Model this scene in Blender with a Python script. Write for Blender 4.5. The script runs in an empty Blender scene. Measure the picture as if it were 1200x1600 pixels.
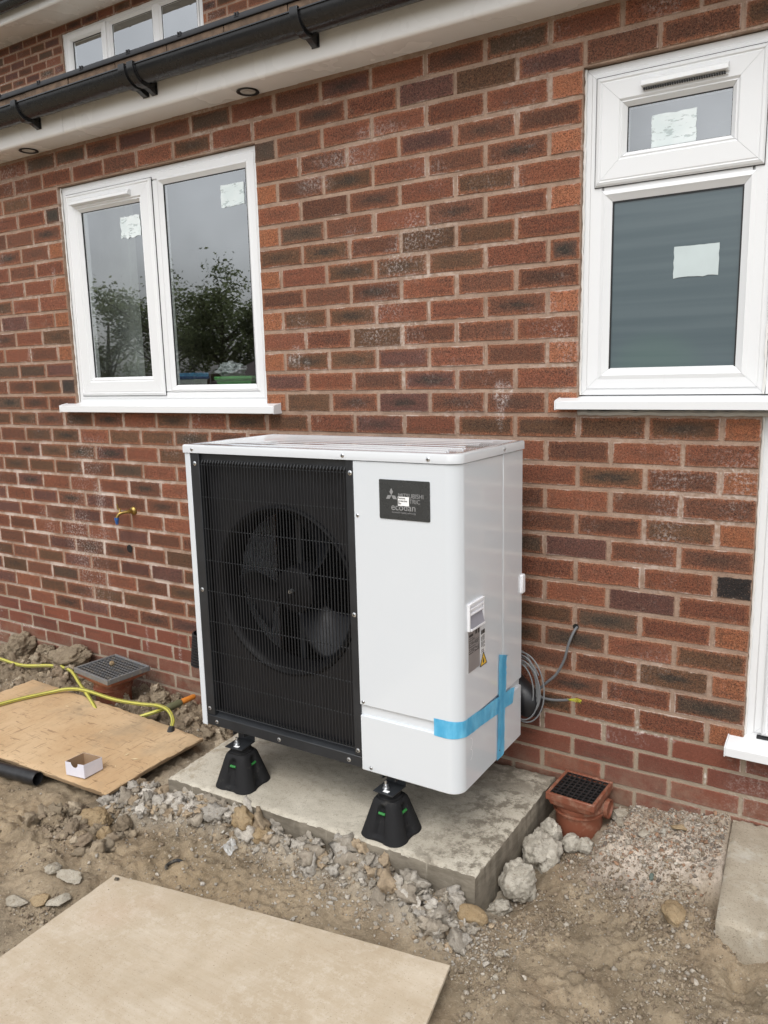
import bpy, bmesh, math, random
import numpy as np
from mathutils import Vector, Matrix, Euler

random.seed(7)
rng = np.random.default_rng(11)
S = bpy.context.scene
COL = S.collection

# ------------------------------------------------------------------ camera
cam = bpy.data.cameras.new("camera")
camo = bpy.data.objects.new("camera", cam)
COL.objects.link(camo)
cam.sensor_fit = 'HORIZONTAL'
cam.sensor_width = 36.0
cam.lens = 36.0 * 1231.76 / 1200.0
cam.clip_start = 0.02
cam.clip_end = 400
Rt = Vector((0.84928325, 0.52740084, -0.0237973))
Up = Vector((-0.07164372, 0.15979378, 0.98454717))
Bk = Vector((0.52305367, -0.83445449, 0.17349514))
camo.matrix_world = Matrix(((Rt.x, Up.x, Bk.x, 0.85389), (Rt.y, Up.y, Bk.y, -2.59059), (Rt.z, Up.z, Bk.z, 1.57980), (0, 0, 0, 1)))
S.camera = camo

# ------------------------------------------------------------------ world and sun
SUN_EL, SUN_AZ = math.radians(54), math.radians(167)      # azimuth clockwise from +Y
w = bpy.data.worlds.new("World")
S.world = w
w.use_nodes = True
nt = w.node_tree
nt.nodes.clear()
wo = nt.nodes.new('ShaderNodeOutputWorld')
bg = nt.nodes.new('ShaderNodeBackground')
sky = nt.nodes.new('ShaderNodeTexSky')
sky.sky_type = 'NISHITA'
sky.sun_disc = False
sky.sun_elevation = SUN_EL
sky.sun_rotation = SUN_AZ
sky.air_density = 1.0
sky.dust_density = 3.0
hs = nt.nodes.new('ShaderNodeHueSaturation')
hs.inputs['Saturation'].default_value = 0.16
tc = nt.nodes.new('ShaderNodeTexCoord')
cn = nt.nodes.new('ShaderNodeTexNoise')
cn.inputs['Scale'].default_value = 2.6
cn.inputs['Detail'].default_value = 5
cn.inputs['Roughness'].default_value = 0.55
cmap = nt.nodes.new('ShaderNodeMapRange')
cmap.inputs['From Min'].default_value = 0.35
cmap.inputs['From Max'].default_value = 0.68
cmap.inputs['To Min'].default_value = 1.15
cmap.inputs['To Max'].default_value = 2.2
mul = nt.nodes.new('ShaderNodeMix')
mul.data_type = 'RGBA'
mul.blend_type = 'MULTIPLY'
mul.inputs['Factor'].default_value = 1
nt.links.new(tc.outputs['Generated'], cn.inputs['Vector'])
nt.links.new(cn.outputs['Fac'], cmap.inputs['Value'])
nt.links.new(sky.outputs['Color'], hs.inputs['Color'])
nt.links.new(hs.outputs['Color'], mul.inputs['A'])
nt.links.new(cmap.outputs['Result'], mul.inputs['B'])
nt.links.new(mul.outputs['Result'], bg.inputs['Color'])
bg.inputs['Strength'].default_value = 0.15
nt.links.new(bg.outputs['Background'], wo.inputs['Surface'])

sl = bpy.data.lights.new("sun", 'SUN')
sl.energy = 0.9
sl.angle = math.radians(30)
sl.color = (1.0, 0.975, 0.95)
slo = bpy.data.objects.new("sun", sl)
COL.objects.link(slo)
sd = Vector((math.sin(SUN_AZ) * math.cos(SUN_EL), math.cos(SUN_AZ) * math.cos(SUN_EL), math.sin(SUN_EL)))
slo.rotation_euler = sd.to_track_quat('Z', 'Y').to_euler()
slo.location = (0, -4, 8)

S.view_settings.view_transform = 'Standard'
S.view_settings.look = 'None'
S.view_settings.gamma = 1
S.view_settings.exposure = -0.12

# ------------------------------------------------------------------ helpers
class MB:
    def __init__(s):
        s.v = []; s.f = []; s.n = 0
    def add(s, vs, fs):
        b = len(s.v)
        s.v.extend([tuple(p) for p in vs])
        s.f.extend([tuple(i + b for i in f) for f in fs])
        return s
    def box(s, x0, x1, y0, y1, z0, z1):
        vs = [(x0, y0, z0), (x1, y0, z0), (x1, y1, z0), (x0, y1, z0), (x0, y0, z1), (x1, y0, z1), (x1, y1, z1), (x0, y1, z1)]
        return s.add(vs, [(0, 3, 2, 1), (4, 5, 6, 7), (0, 1, 5, 4), (1, 2, 6, 5), (2, 3, 7, 6), (3, 0, 4, 7)])
    def prism(s, poly, a, b, axis='y'):
        """extrude a 2D polygon; axis y: poly=(x,z); axis x: poly=(y,z); axis z: poly=(x,y)"""
        n = len(poly)
        def P(p, t):
            return (p[0], t, p[1]) if axis == 'y' else ((t, p[0], p[1]) if axis == 'x' else (p[0], p[1], t))
        vs = [P(p, a) for p in poly] + [P(p, b) for p in poly]
        fs = [tuple(range(n)), tuple(range(2 * n - 1, n - 1, -1))] + [(i, i + n, (i + 1) % n + n, (i + 1) % n) for i in range(n)]
        return s.add(vs, fs)
    def tube(s, pts, r, seg=10, cap=True):
        pts = [Vector(p) for p in pts]
        n = len(pts)
        rs = r if isinstance(r, (list, tuple)) else [r] * n
        t0 = (pts[1] - pts[0]).normalized()
        a = t0.orthogonal().normalized()
        vs = []; fs = []
        for i, p in enumerate(pts):
            t = (pts[min(i + 1, n - 1)] - pts[max(i - 1, 0)]).normalized()
            a = (a - t * a.dot(t)).normalized()
            b = t.cross(a)
            for k in range(seg):
                g = 2 * math.pi * k / seg
                vs.append(p + (a * math.cos(g) + b * math.sin(g)) * rs[i])
        for i in range(n - 1):
            for k in range(seg):
                k2 = (k + 1) % seg
                fs.append((i * seg + k, i * seg + k2, (i + 1) * seg + k2, (i + 1) * seg + k))
        if cap:
            fs.append(tuple(range(seg - 1, -1, -1)))
            fs.append(tuple(range((n - 1) * seg, n * seg)))
        return s.add(vs, fs)
    def lathe(s, prof, c, seg=24, axis='z'):
        """prof: (r, t) along axis through c"""
        vs = []; fs = []
        for r, t in prof:
            for k in range(seg):
                g = 2 * math.pi * k / seg
                u, v = r * math.cos(g), r * math.sin(g)
                if axis == 'z': vs.append((c[0] + u, c[1] + v, c[2] + t))
                elif axis == 'y': vs.append((c[0] + u, c[1] + t, c[2] + v))
                else: vs.append((c[0] + t, c[1] + u, c[2] + v))
        for i in range(len(prof) - 1):
            for k in range(seg):
                k2 = (k + 1) % seg
                fs.append((i * seg + k, i * seg + k2, (i + 1) * seg + k2, (i + 1) * seg + k))
        return s.add(vs, fs)

def spline(pts, n=8):
    """Catmull-Rom through points"""
    P = [Vector(p) for p in pts]
    P = [P[0] * 2 - P[1]] + P + [P[-1] * 2 - P[-2]]
    out = []
    for i in range(1, len(P) - 2):
        for k in range(n):
            t = k / n
            out.append(0.5 * ((2 * P[i]) + (-P[i - 1] + P[i + 1]) * t + (2 * P[i - 1] - 5 * P[i] + 4 * P[i + 1] - P[i + 2]) * t * t + (-P[i - 1] + 3 * P[i] - 3 * P[i + 1] + P[i + 2]) * t ** 3))
    out.append(P[-2])
    return out

def obj(name, mb, mat, parent=None, bevel=0, seg=2, smooth=False, fixn=True):
    me = bpy.data.meshes.new(name)
    me.from_pydata(mb.v, [], mb.f)
    if fixn:
        bm = bmesh.new(); bm.from_mesh(me)
        bmesh.ops.recalc_face_normals(bm, faces=bm.faces)
        bm.to_mesh(me); bm.free()
    if mat: me.materials.append(mat)
    o = bpy.data.objects.new(name, me)
    COL.objects.link(o)
    if parent:
        o.parent = parent
        o.matrix_parent_inverse = Matrix.Translation(-Vector(PLOC.get(parent.name, (0, 0, 0))))
    if bevel:
        m = o.modifiers.new('bevel', 'BEVEL')
        m.width = bevel; m.segments = seg; m.limit_method = 'ANGLE'; m.angle_limit = math.radians(35)
    if smooth or bevel:
        for p in me.polygons: p.use_smooth = True
        try:
            me.set_sharp_from_angle(angle=math.radians(38))
        except Exception: pass
    return o

PLOC = {}
def empty(name, loc):
    o = bpy.data.objects.new(name, None)
    o.empty_display_size = 0.1
    COL.objects.link(o)
    o.location = loc
    PLOC[o.name] = tuple(loc)
    return o

def tag(o, label=None, cat=None, group=None, kind=None):
    if label: o['label'] = label
    if cat: o['category'] = cat
    if group: o['group'] = group
    if kind: o['kind'] = kind
    return o

# ------------------------------------------------------------------ material helpers
class NT:
    def __init__(s, name):
        s.m = bpy.data.materials.new(name); s.m.use_nodes = True
        s.t = s.m.node_tree; s.t.nodes.clear()
        s.out = s.t.nodes.new('ShaderNodeOutputMaterial')
        s.b = s.t.nodes.new('ShaderNodeBsdfPrincipled')
        s.t.links.new(s.b.outputs[0], s.out.inputs[0])
        s.g = s.t.nodes.new('ShaderNodeNewGeometry')
        s.pos = s.g.outputs['Position']
    def n(s, t): return s.t.nodes.new(t)
    def set(s, sock, v):
        if hasattr(v, 'is_output'): s.t.links.new(v, sock)
        elif isinstance(v, (tuple, list)) and len(v) == 3 and sock.type == 'RGBA': sock.default_value = (*v, 1)
        else: sock.default_value = v
    def noise(s, scale, detail=3, rough=0.55, vec=None, dist=0, out='Fac'):
        n = s.n('ShaderNodeTexNoise')
        n.inputs['Scale'].default_value = scale; n.inputs['Detail'].default_value = detail
        n.inputs['Roughness'].default_value = rough; n.inputs['Distortion'].default_value = dist
        s.t.links.new(vec if vec is not None else s.pos, n.inputs['Vector'])
        return n.outputs[out]
    def voro(s, scale, vec=None, feature='F1', out='Distance'):
        n = s.n('ShaderNodeTexVoronoi'); n.feature = feature
        n.inputs['Scale'].default_value = scale
        s.t.links.new(vec if vec is not None else s.pos, n.inputs['Vector'])
        return n.outputs[out]
    def math(s, op, a, b=0, c=0, clamp=False):
        n = s.n('ShaderNodeMath'); n.operation = op; n.use_clamp = clamp
        s.set(n.inputs[0], a); s.set(n.inputs[1], b); s.set(n.inputs[2], c)
        return n.outputs[0]
    def rng(s, v, a, b, c=0, d=1, smooth=True):
        n = s.n('ShaderNodeMapRange')
        n.interpolation_type = 'SMOOTHSTEP' if smooth else 'LINEAR'
        s.set(n.inputs['Value'], v)
        s.set(n.inputs['From Min'], a); s.set(n.inputs['From Max'], b); s.set(n.inputs['To Min'], c); s.set(n.inputs['To Max'], d)
        return n.outputs['Result']
    def mix(s, f, a, b, mode='MIX'):
        n = s.n('ShaderNodeMix'); n.data_type = 'RGBA'; n.blend_type = mode
        s.set(n.inputs['Factor'], f); s.set(n.inputs['A'], a); s.set(n.inputs['B'], b)
        return n.outputs['Result']
    def attr(s, name, out='Color'):
        n = s.n('ShaderNodeAttribute'); n.attribute_name = name
        return n.outputs[out]
    def sep(s, v):
        n = s.n('ShaderNodeSeparateXYZ'); s.set(n.inputs[0], v); return n.outputs
    def vmap(s, scale=(1, 1, 1), rot=(0, 0, 0), vec=None):
        n = s.n('ShaderNodeMapping'); n.inputs['Scale'].default_value = scale; n.inputs['Rotation'].default_value = rot
        s.t.links.new(vec if vec is not None else s.pos, n.inputs['Vector']); return n.outputs[0]
    def bump(s, h, strength=0.5, dist=0.002, prev=None):
        n = s.n('ShaderNodeBump'); n.inputs['Strength'].default_value = strength; n.inputs['Distance'].default_value = dist
        s.set(n.inputs['Height'], h)
        if prev is not None: s.t.links.new(prev, n.inputs['Normal'])
        return n.outputs[0]
    def fin(s, color, rough=0.6, metal=0, normal=None, spec=None, **k):
        s.set(s.b.inputs['Base Color'], color); s.set(s.b.inputs['Roughness'], rough); s.set(s.b.inputs['Metallic'], metal)
        if normal is not None: s.t.links.new(normal, s.b.inputs['Normal'])
        if spec is not None: s.set(s.b.inputs['Specular IOR Level'], spec)
        return s.m

def simple(name, col, rough=0.5, metal=0, var=0.06, scale=9, bump=0.0, bscale=200, spec=None):
    """plain colour with slight mottled variation and dust"""
    N = NT(name)
    f = N.noise(scale, 4)
    c = N.mix(N.rng(f, .3, .7), tuple(x * (1 - var) for x in col), tuple(min(1, x * (1 + var)) for x in col))
    nm = N.bump(N.noise(bscale, 3), bump, 0.001) if bump else None
    r = N.rng(N.noise(scale * 3, 3), .3, .7, max(0.02, rough - .06), rough + .06)
    return N.fin(c, r, metal, nm, spec)

# brick ---------------------------------------------------------------
def eff_mask(N):
    """white lime bloom: patchy, plus a few runs that are at fixed places on the wall"""
    p = N.sep(N.pos)
    m = N.math('MULTIPLY', N.rng(N.noise(2.1, 5, .65), .52, .70), .50)
    fine = N.rng(N.noise(95, 3, .7), .47, .66)
    tot = N.math('MULTIPLY', m, fine)
    for (x, z, rx, rz, a) in SPOTS:
        dx = N.math('DIVIDE', N.math('SUBTRACT', p[0], x), rx)
        dz = N.math('DIVIDE', N.math('SUBTRACT', p[2], z), rz)
        d = N.math('ADD', N.math('MULTIPLY', dx, dx), N.math('MULTIPLY', dz, dz))
        s_ = N.math('MULTIPLY', N.rng(N.math('ADD', d, N.math('MULTIPLY', N.math('SUBTRACT', N.noise(26, 3, .7), .5), 3.0)), 1.2, -.6), a)
        tot = N.math('MAXIMUM', tot, N.math('MULTIPLY', s_, N.rng(N.noise(85, 5, .85), .45, .62)))
    return tot
SPOTS = [(-.268, 1.50, .045, .055, 1.0), (-.275, 1.43, .02, .06, .8), (-1.177, 1.655, .05, .05, .8), (-1.12, 1.61, .02, .05, .6),
         (-2.472, 1.0, .05, .10, .8), (-2.46, .86, .02, .3, .4), (-.9, 2.37, .16, .05, .55), (-1.05, 2.3, .10, .04, .5), (-.75, 2.44, .12, .04, .45),
         (-3.0, 2.62, .25, .05, .5), (.232, .36, .016, .05, .9), (.26, .352, .16, .008, .7), (.455, .235, .008, .034, 1.0), (.10, .352, .12, .008, .5), (.13, .31, .010, .035, .6), (.34, .345, .02, .012, .8),
         (-2.2, .28, .012, .09, .7), (-1.97, .26, .014, .10, .7), (.60, .24, .10, .10, .3), (-3.2, .2, .2, .012, .9), (-.66, 1.55, .03, .04, .35),
         (-2.67, 2.09, .02, .05, .8), (-2.92, 1.72, .03, .05, .7), (.24, 2.62, .07, .04, .4)]

def brick_material(name, plinth=False):
    N = NT(name)
    col = N.attr('col'); edge = N.attr('edge'); core = N.attr('edge', 'Alpha')
    l = N.sep(N.attr('luv', 'Vector'))
    ax = N.math('SUBTRACT', l[2], N.math('ABSOLUTE', l[0]))
    az = N.math('SUBTRACT', 0.0355, N.math('ABSOLUTE', l[1]))
    d = N.math('MINIMUM', ax, az)
    d = N.math('ADD', d, N.math('MULTIPLY', N.math('SUBTRACT', N.noise(60, 5, .8), .5), .030))
    em = N.rng(d, .018, .003)
    c = N.mix(N.math('MULTIPLY', em, .72), col, edge)
    # dark flash in the middle of some
    ex = N.math('DIVIDE', l[0], N.math('MULTIPLY', l[2], .66)); ez = N.math('DIVIDE', l[1], .017)
    e = N.math('ADD', N.math('MULTIPLY', ex, ex), N.math('MULTIPLY', ez, ez))
    e = N.math('ADD', e, N.math('MULTIPLY', N.math('SUBTRACT', N.noise(1, 5, .7, N.vmap(scale=(30, 30, 75))), .5), 3.2))
    c = N.mix(N.math('MULTIPLY', N.rng(e, 1.5, -.3), core), c, (.034, .036, .031))
    # ring of darker burn just inside the edge
    ring = N.math('MULTIPLY', N.rng(d, .010, .017), N.rng(d, .028, .019))
    rw = N.math('MULTIPLY', ring, N.rng(N.noise(5.3, 2), .45, .65, 0, .35))
    c = N.mix(rw, c, (.062, .042, .034))
    # tonal drift + grit
    c = N.mix(N.rng(N.noise(33, 4, .7), .25, .75, .0, .55), c, (.72, .55, .48), 'OVERLAY') if not plinth else c
    g1 = N.noise(150, 3, .8)
    c = N.mix(N.rng(g1, .52, .62, 0, .62 if not plinth else .2), c, N.mix(1.0, c, (.26, .24, .24), 'MULTIPLY'))
    c = N.mix(N.rng(g1, .46, .36, 0, .55 if not plinth else .2), c, N.mix(1.0, c, (1.75, 1.7, 1.65), 'MULTIPLY'))
    sp = N.noise(330, 2, .6)
    c = N.mix(N.rng(sp, .53, .64, 0, .8 if not plinth else .25), c, (.026, .019, .017))
    sp2 = N.noise(270, 2, .6, N.vmap(rot=(0.4, .8, .3)))
    c = N.mix(N.rng(sp2, .60, .72, 0, .38 if not plinth else .2), c, (.40, .24, .17))
    # mortar smears and lime fringe along the joints
    de = N.math('MINIMUM', ax, az)
    de = N.math('ADD', de, N.math('MULTIPLY', N.math('SUBTRACT', N.noise(85, 4, .8), .5), .013))
    c = N.mix(N.rng(de, .0040, .0005, 0, .85), c, (.36, .235, .165))
    fr = N.math('MULTIPLY', N.rng(de, .006, .001), N.rng(N.noise(6, 4, .7), .50, .62, 0, .8))
    c = N.mix(fr, c, (.55, .45, .39))
    smr = N.math('MULTIPLY', N.rng(N.noise(11, 5, .75), .60, .70), N.rng(N.noise(70, 4, .8), .45, .6, 0, .45))
    c = N.mix(smr, c, (.36, .27, .21))
    gz = N.sep(N.pos)[2]
    mud = N.math('MULTIPLY', N.rng(N.math('ADD', gz, N.math('MULTIPLY', N.noise(7, 4), .28)), .42, .17), N.rng(N.noise(19, 4, .65), .32, .62, .1, .62))
    c = N.mix(mud, c, (.27, .20, .145))
    c = N.mix(eff_mask(N), c, (.66, .60, .56))
    h = N.math('ADD', N.math('MULTIPLY', N.noise(200, 4, .8), -1.3 if not plinth else -.35), N.math('MULTIPLY', N.noise(60, 4, .7), 1.3))
    nm = N.bump(h, .9 if not plinth else .4, .0032)
    return N.fin(c, .9 if not plinth else .62, 0, nm, .25)

def mortar_material():
    N = NT('mortar')
    c = N.mix(N.rng(N.noise(9, 6, .75), .3, .7), (.26, .178, .13), (.39, .275, .205))
    c = N.mix(N.rng(N.noise(240, 2), .55, .72, 0, .5), c, (.13, .09, .07))
    px = N.sep(N.pos)
    lime = N.math('MULTIPLY', N.rng(px[0], -1.2, -2.3), N.rng(px[2], 1.6, 1.0))
    lime = N.math('MULTIPLY', lime, N.rng(N.noise(6, 4, .7), .42, .62, 0, .75))
    lime2 = N.math('MULTIPLY', N.rng(N.noise(2.3, 3), .5, .66, 0, .5), N.rng(N.noise(40, 3, .7), .42, .6))
    c = N.mix(N.math('MAXIMUM', lime, lime2), c, (.62, .53, .47))
    low = N.math('MULTIPLY', N.rng(px[2], .48, .3), .7)
    c = N.mix(low, c, (.33, .28, .21))
    c = N.mix(eff_mask(N), c, (.7, .65, .6))
    h = N.math('ADD', N.noise(150, 3, .7), N.math('MULTIPLY', N.noise(35, 4), 1.6))
    return N.fin(c, .95, 0, N.bump(h, .8, .003), .2)

M = {}
M['brick'] = brick_material('rustic_brick')
M['plinth'] = brick_material('smooth_red_brick', True)
M['mortar'] = mortar_material()

def upvc(name, col=(.75, .76, .765), rough=.24):
    N = NT(name)
    d = N.noise(2, 3, .6)
    c = N.mix(N.rng(d, .5, .9, 0, .05), col, (.66, .63, .57))
    st = N.noise(60, 3, .6, N.vmap(scale=(1, 1, .06)))
    c = N.mix(N.rng(st, .64, .8, 0, .08), c, (.5, .47, .42))
    return N.fin(c, rough, 0, None, .5)
M['upvc'] = upvc('white_upvc')
M['fascia'] = simple('white_fascia_upvc', (.82, .81, .79), .25, var=.008, scale=1)
M['seal'] = simple('black_rubber_seal', (.012, .012, .013), .55)
M['silicone'] = simple('white_sealant', (.74, .73, .70), .55, bump=.5, bscale=90)
def unitwhite(name, col=(.67, .705, .735), rough=.07):
    N = NT(name)
    c = N.mix(N.rng(N.noise(5, 6, .75), .56, .85, 0, .10), col, (.62, .58, .52))
    r = N.rng(N.noise(11, 5, .6), .3, .75, rough - .03, rough + .07)
    N.set(N.b.inputs['Coat Weight'], .6); N.set(N.b.inputs['Coat Roughness'], .03)
    return N.fin(c, r, 0, N.bump(N.noise(3, 1), .03, .006), .55)
M['unit'] = unitwhite('white_painted_steel')
M['unit_lid'] = unitwhite('glossy_white_lid', (.66, .68, .70), .045)
M['handle'] = simple('white_moulded_plastic', (.82, .82, .84), .4)
M['blacksteel'] = simple('black_painted_steel', (.022, .024, .027), .38, var=.15)
M['blackwire'] = simple('black_coated_wire', (.02, .021, .023), .35)
M['blackplastic'] = simple('black_plastic', (.016, .016, .018), .42, bump=.15, bscale=300)
M['fan'] = simple('dark_grey_fan_plastic', (.009, .010, .013), .42, spec=.35)
M['fandark'] = simple('fan_motor_plastic', (.005, .005, .006), .5, spec=.25)
M['fin'] = simple('dark_coated_fins', (.004, .0045, .005), .5, spec=.15)
M['gutter'] = simple('black_gutter_plastic', (.016, .0165, .018), .27, var=.12, scale=5)
M['zinc'] = simple('zinc_plated_steel', (.62, .63, .64), .28, metal=.9)
def rubber():
    N = NT('moulded_black_rubber')
    c = N.mix(N.rng(N.noise(18, 5, .7), .55, .75, 0, .5), (.012, .012, .013), (.085, .08, .07))
    return N.fin(c, .78, 0, N.bump(N.noise(420, 2), .5, .0012), .3)
M['rubber'] = rubber()
M['green'] = simple('green_level_vial', (.035, .20, .05), .2)
M['greytext'] = simple('grey_print', (.27, .27, .27), .4)
M['badge'] = simple('dark_grey_badge', (.042, .044, .044), .28)
M['sticker'] = simple('white_sticker', (.85, .85, .84), .5)
M['blackprint'] = simple('black_print', (.03, .03, .03), .5)
M['label'] = simple('silver_rating_label', (.30, .285, .28), .35, metal=.2)
M['labelwhite'] = simple('white_label', (.66, .66, .66), .45)
M['yellow'] = simple('warning_yellow', (.72, .45, .05), .45)
def tape():
    N = NT('blue_tape')
    st = N.noise(24, 4, .6, N.vmap(scale=(1, 1, .35)))
    c = N.mix(N.rng(st, .35, .7), (.07, .42, .70), (.17, .60, .88))
    tr = N.n('ShaderNodeBsdfTransparent'); mx = N.n('ShaderNodeMixShader')
    tr.inputs[0].default_value = (.55, .85, 1, 1)
    N.fin(c, .32, 0, N.bump(N.noise(45, 4, .6, N.vmap(scale=(1, 1, .4))), .8, .004))
    mx.inputs[0].default_value = .16
    N.t.links.new(N.b.outputs[0], mx.inputs[1]); N.t.links.new(tr.outputs[0], mx.inputs[2]); N.t.links.new(mx.outputs[0], N.out.inputs[0])
    return N.m
M['tape'] = tape()

def glass(name, tint=(.86, .9, .9), refl=1.0, film=.0, bscale=1.6):
    N = NT(name)
    tr = N.n('ShaderNodeBsdfTransparent'); tr.inputs[0].default_value = (*tint, 1)
    gl = N.n('ShaderNodeBsdfGlossy'); gl.inputs['Roughness'].default_value = .012
    gl.inputs['Color'].default_value = (.93, .96, .98, 1)
    fr = N.n('ShaderNodeFresnel'); fr.inputs['IOR'].default_value = 1.85
    nm = N.bump(N.noise(bscale, 1), .05, .01)
    N.t.links.new(nm, gl.inputs['Normal'])
    mx = N.n('ShaderNodeMixShader')
    front = N.math('SUBTRACT', 1.0, N.g.outputs['Backfacing'])
    f = N.math('MULTIPLY', N.math('MULTIPLY', fr.outputs[0], front), refl, clamp=True)
    N.t.links.new(f, mx.inputs[0]); N.t.links.new(tr.outputs[0], mx.inputs[1]); N.t.links.new(gl.outputs[0], mx.inputs[2])
    N.t.links.new(mx.outputs[0], N.out.inputs[0])
    return N.m
M['glass'] = glass('window_glass', tint=(.95, .97, .97), refl=3.3)
def frosted():
    N = NT('obscure_glass')
    p = N.sep(N.pos)
    rip = N.noise(1, 2, .5, N.vmap(scale=(1.2, 1, 34)))
    c = N.mix(N.rng(rip, .35, .65, 0, .6), (.052, .082, .094), (.085, .118, .130))
    d = N.math('ADD', N.math('POWER', N.math('MULTIPLY', N.math('SUBTRACT', p[0], .24), 7), 2), N.math('POWER', N.math('MULTIPLY', N.math('SUBTRACT', p[2], 1.58), 9), 2))
    c = N.mix(N.rng(d, 1.4, 0, 0, .20), c, (.08, .17, .11))
    return N.fin(c, .30, 0, N.bump(N.noise(260, 2), .12, .0008), .9)
M['frost'] = frosted()
def oldtape():
    N = NT('torn_film_label')
    z = N.noise(1, 4, .7, N.vmap(scale=(14, 1, 44)))
    a = N.rng(z, .40, .46)
    N.fin(N.mix(N.rng(N.noise(12, 2), .3, .7), (.70, .78, .78), (.80, .86, .86)), .5)
    tr = N.n('ShaderNodeBsdfTransparent'); mx = N.n('ShaderNodeMixShader')
    tr.inputs[0].default_value = (.95, 1, 1, 1)
    f = N.math('ADD', N.math('MULTIPLY', a, .42), .50)
    N.t.links.new(f, mx.inputs[0]); N.t.links.new(tr.outputs[0], mx.inputs[1]); N.t.links.new(N.b.outputs[0], mx.inputs[2]); N.t.links.new(mx.outputs[0], N.out.inputs[0])
    return N.m
M['film'] = oldtape()
M['filmflat'] = simple('pale_film_label', (.50, .57, .57), .6, var=.05, scale=8)
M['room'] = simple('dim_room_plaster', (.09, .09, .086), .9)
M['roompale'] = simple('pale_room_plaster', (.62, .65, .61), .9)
M['rooftile'] = simple('brown_concrete_tile', (.13, .085, .055), .85, var=.3, scale=30, bump=.5, bscale=120)
M['brass'] = simple('brass', (.36, .25, .08), .38, metal=.9, var=.2, scale=60)
M['bluepl'] = simple('blue_plastic', (.025, .10, .30), .4)
M['hole'] = simple('cavity_shade', (.01, .009, .008), .95)  # near-black colour for the shade inside holes

def concrete(name, a, b, dark):
    N = NT(name)
    c = N.mix(N.rng(N.noise(3.2, 5, .6), .3, .7), a, b)
    c = N.mix(N.rng(N.noise(30, 5, .75), .5, .68, 0, .5), c, dark)
    c = N.mix(N.rng(N.noise(210, 2), .58, .7, 0, .5), c, tuple(x * .5 for x in dark))
    px = N.sep(N.pos)
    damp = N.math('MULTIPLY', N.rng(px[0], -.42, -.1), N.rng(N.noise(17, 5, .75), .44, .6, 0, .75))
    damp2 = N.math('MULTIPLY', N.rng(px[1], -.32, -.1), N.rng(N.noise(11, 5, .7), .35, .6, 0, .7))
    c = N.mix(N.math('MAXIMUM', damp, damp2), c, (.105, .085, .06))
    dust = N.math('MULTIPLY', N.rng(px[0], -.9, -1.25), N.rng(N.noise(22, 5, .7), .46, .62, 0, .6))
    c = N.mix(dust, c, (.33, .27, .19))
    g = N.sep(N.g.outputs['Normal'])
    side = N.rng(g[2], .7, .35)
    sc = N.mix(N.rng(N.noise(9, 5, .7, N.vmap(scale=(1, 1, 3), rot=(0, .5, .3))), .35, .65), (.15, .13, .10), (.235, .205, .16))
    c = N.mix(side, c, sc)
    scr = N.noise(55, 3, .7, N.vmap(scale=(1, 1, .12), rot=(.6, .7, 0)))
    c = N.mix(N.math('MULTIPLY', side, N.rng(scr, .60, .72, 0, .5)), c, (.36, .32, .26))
    h = N.math('ADD', N.noise(26, 5, .7), N.math('MULTIPLY', N.noise(300, 2), .35))
    return N.fin(c, .92, 0, N.bump(h, .7, .004), .25)
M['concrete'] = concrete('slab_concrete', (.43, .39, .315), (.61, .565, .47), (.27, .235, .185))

def paving():
    N = NT('pale_paving')
    c = N.mix(N.rng(N.noise(7, 5, .7), .3, .7), (.31, .265, .20), (.42, .37, .29))
    c = N.mix(N.rng(N.noise(260, 2), .56, .7, 0, .55), c, (.12, .095, .065))
    c = N.mix(N.rng(N.noise(4, 4, .7), .56, .7, 0, .6), c, (.56, .54, .48))
    return N.fin(c, .93, 0, N.bump(N.noise(220, 3), .7, .002), .2)
M['paving'] = paving()

def soil():
    N = NT('site_soil')
    col = N.attr('gcol')
    c = N.mix(N.rng(N.noise(6, 6, .7), .3, .7, 0, 1), tuple([.72] * 3), tuple([1.28] * 3))
    c = N.mix(1.0, col, c, 'MULTIPLY')
    c = N.mix(N.rng(N.noise(34, 6, .78), .48, .66, 0, .42), c, (.19, .14, .09))
    c = N.mix(N.rng(N.noise(120, 4, .7), .55, .68, 0, .5), c, (.50, .43, .33))
    c = N.mix(N.rng(N.noise(260, 3), .6, .7, 0, .6), c, (.10, .075, .05))
    c = N.mix(N.rng(N.voro(95), .16, .10, 0, .5), c, (.45, .40, .33))
    ck = N.voro(11, N.vmap(scale=(1, 1, 1)), 'DISTANCE_TO_EDGE')
    ck = N.math('ADD', ck, N.math('MULTIPLY', N.math('SUBTRACT', N.noise(30, 4, .7), .5), .10))
    crack = N.math('MULTIPLY', N.rng(ck, .030, .0), N.rng(N.noise(3.5, 2), .50, .60))
    c = N.mix(N.math('MULTIPLY', crack, .0), c, (.07, .05, .035))
    h = N.math('ADD', N.math('ADD', N.noise(55, 6, .8), N.math('MULTIPLY', N.noise(180, 4, .8), .8)), N.math('MULTIPLY', N.rng(N.voro(95), .25, .05), .35))
    return N.fin(c, .97, 0, N.bump(h, .9, .007), .12)
M['soil'] = soil()

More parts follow.
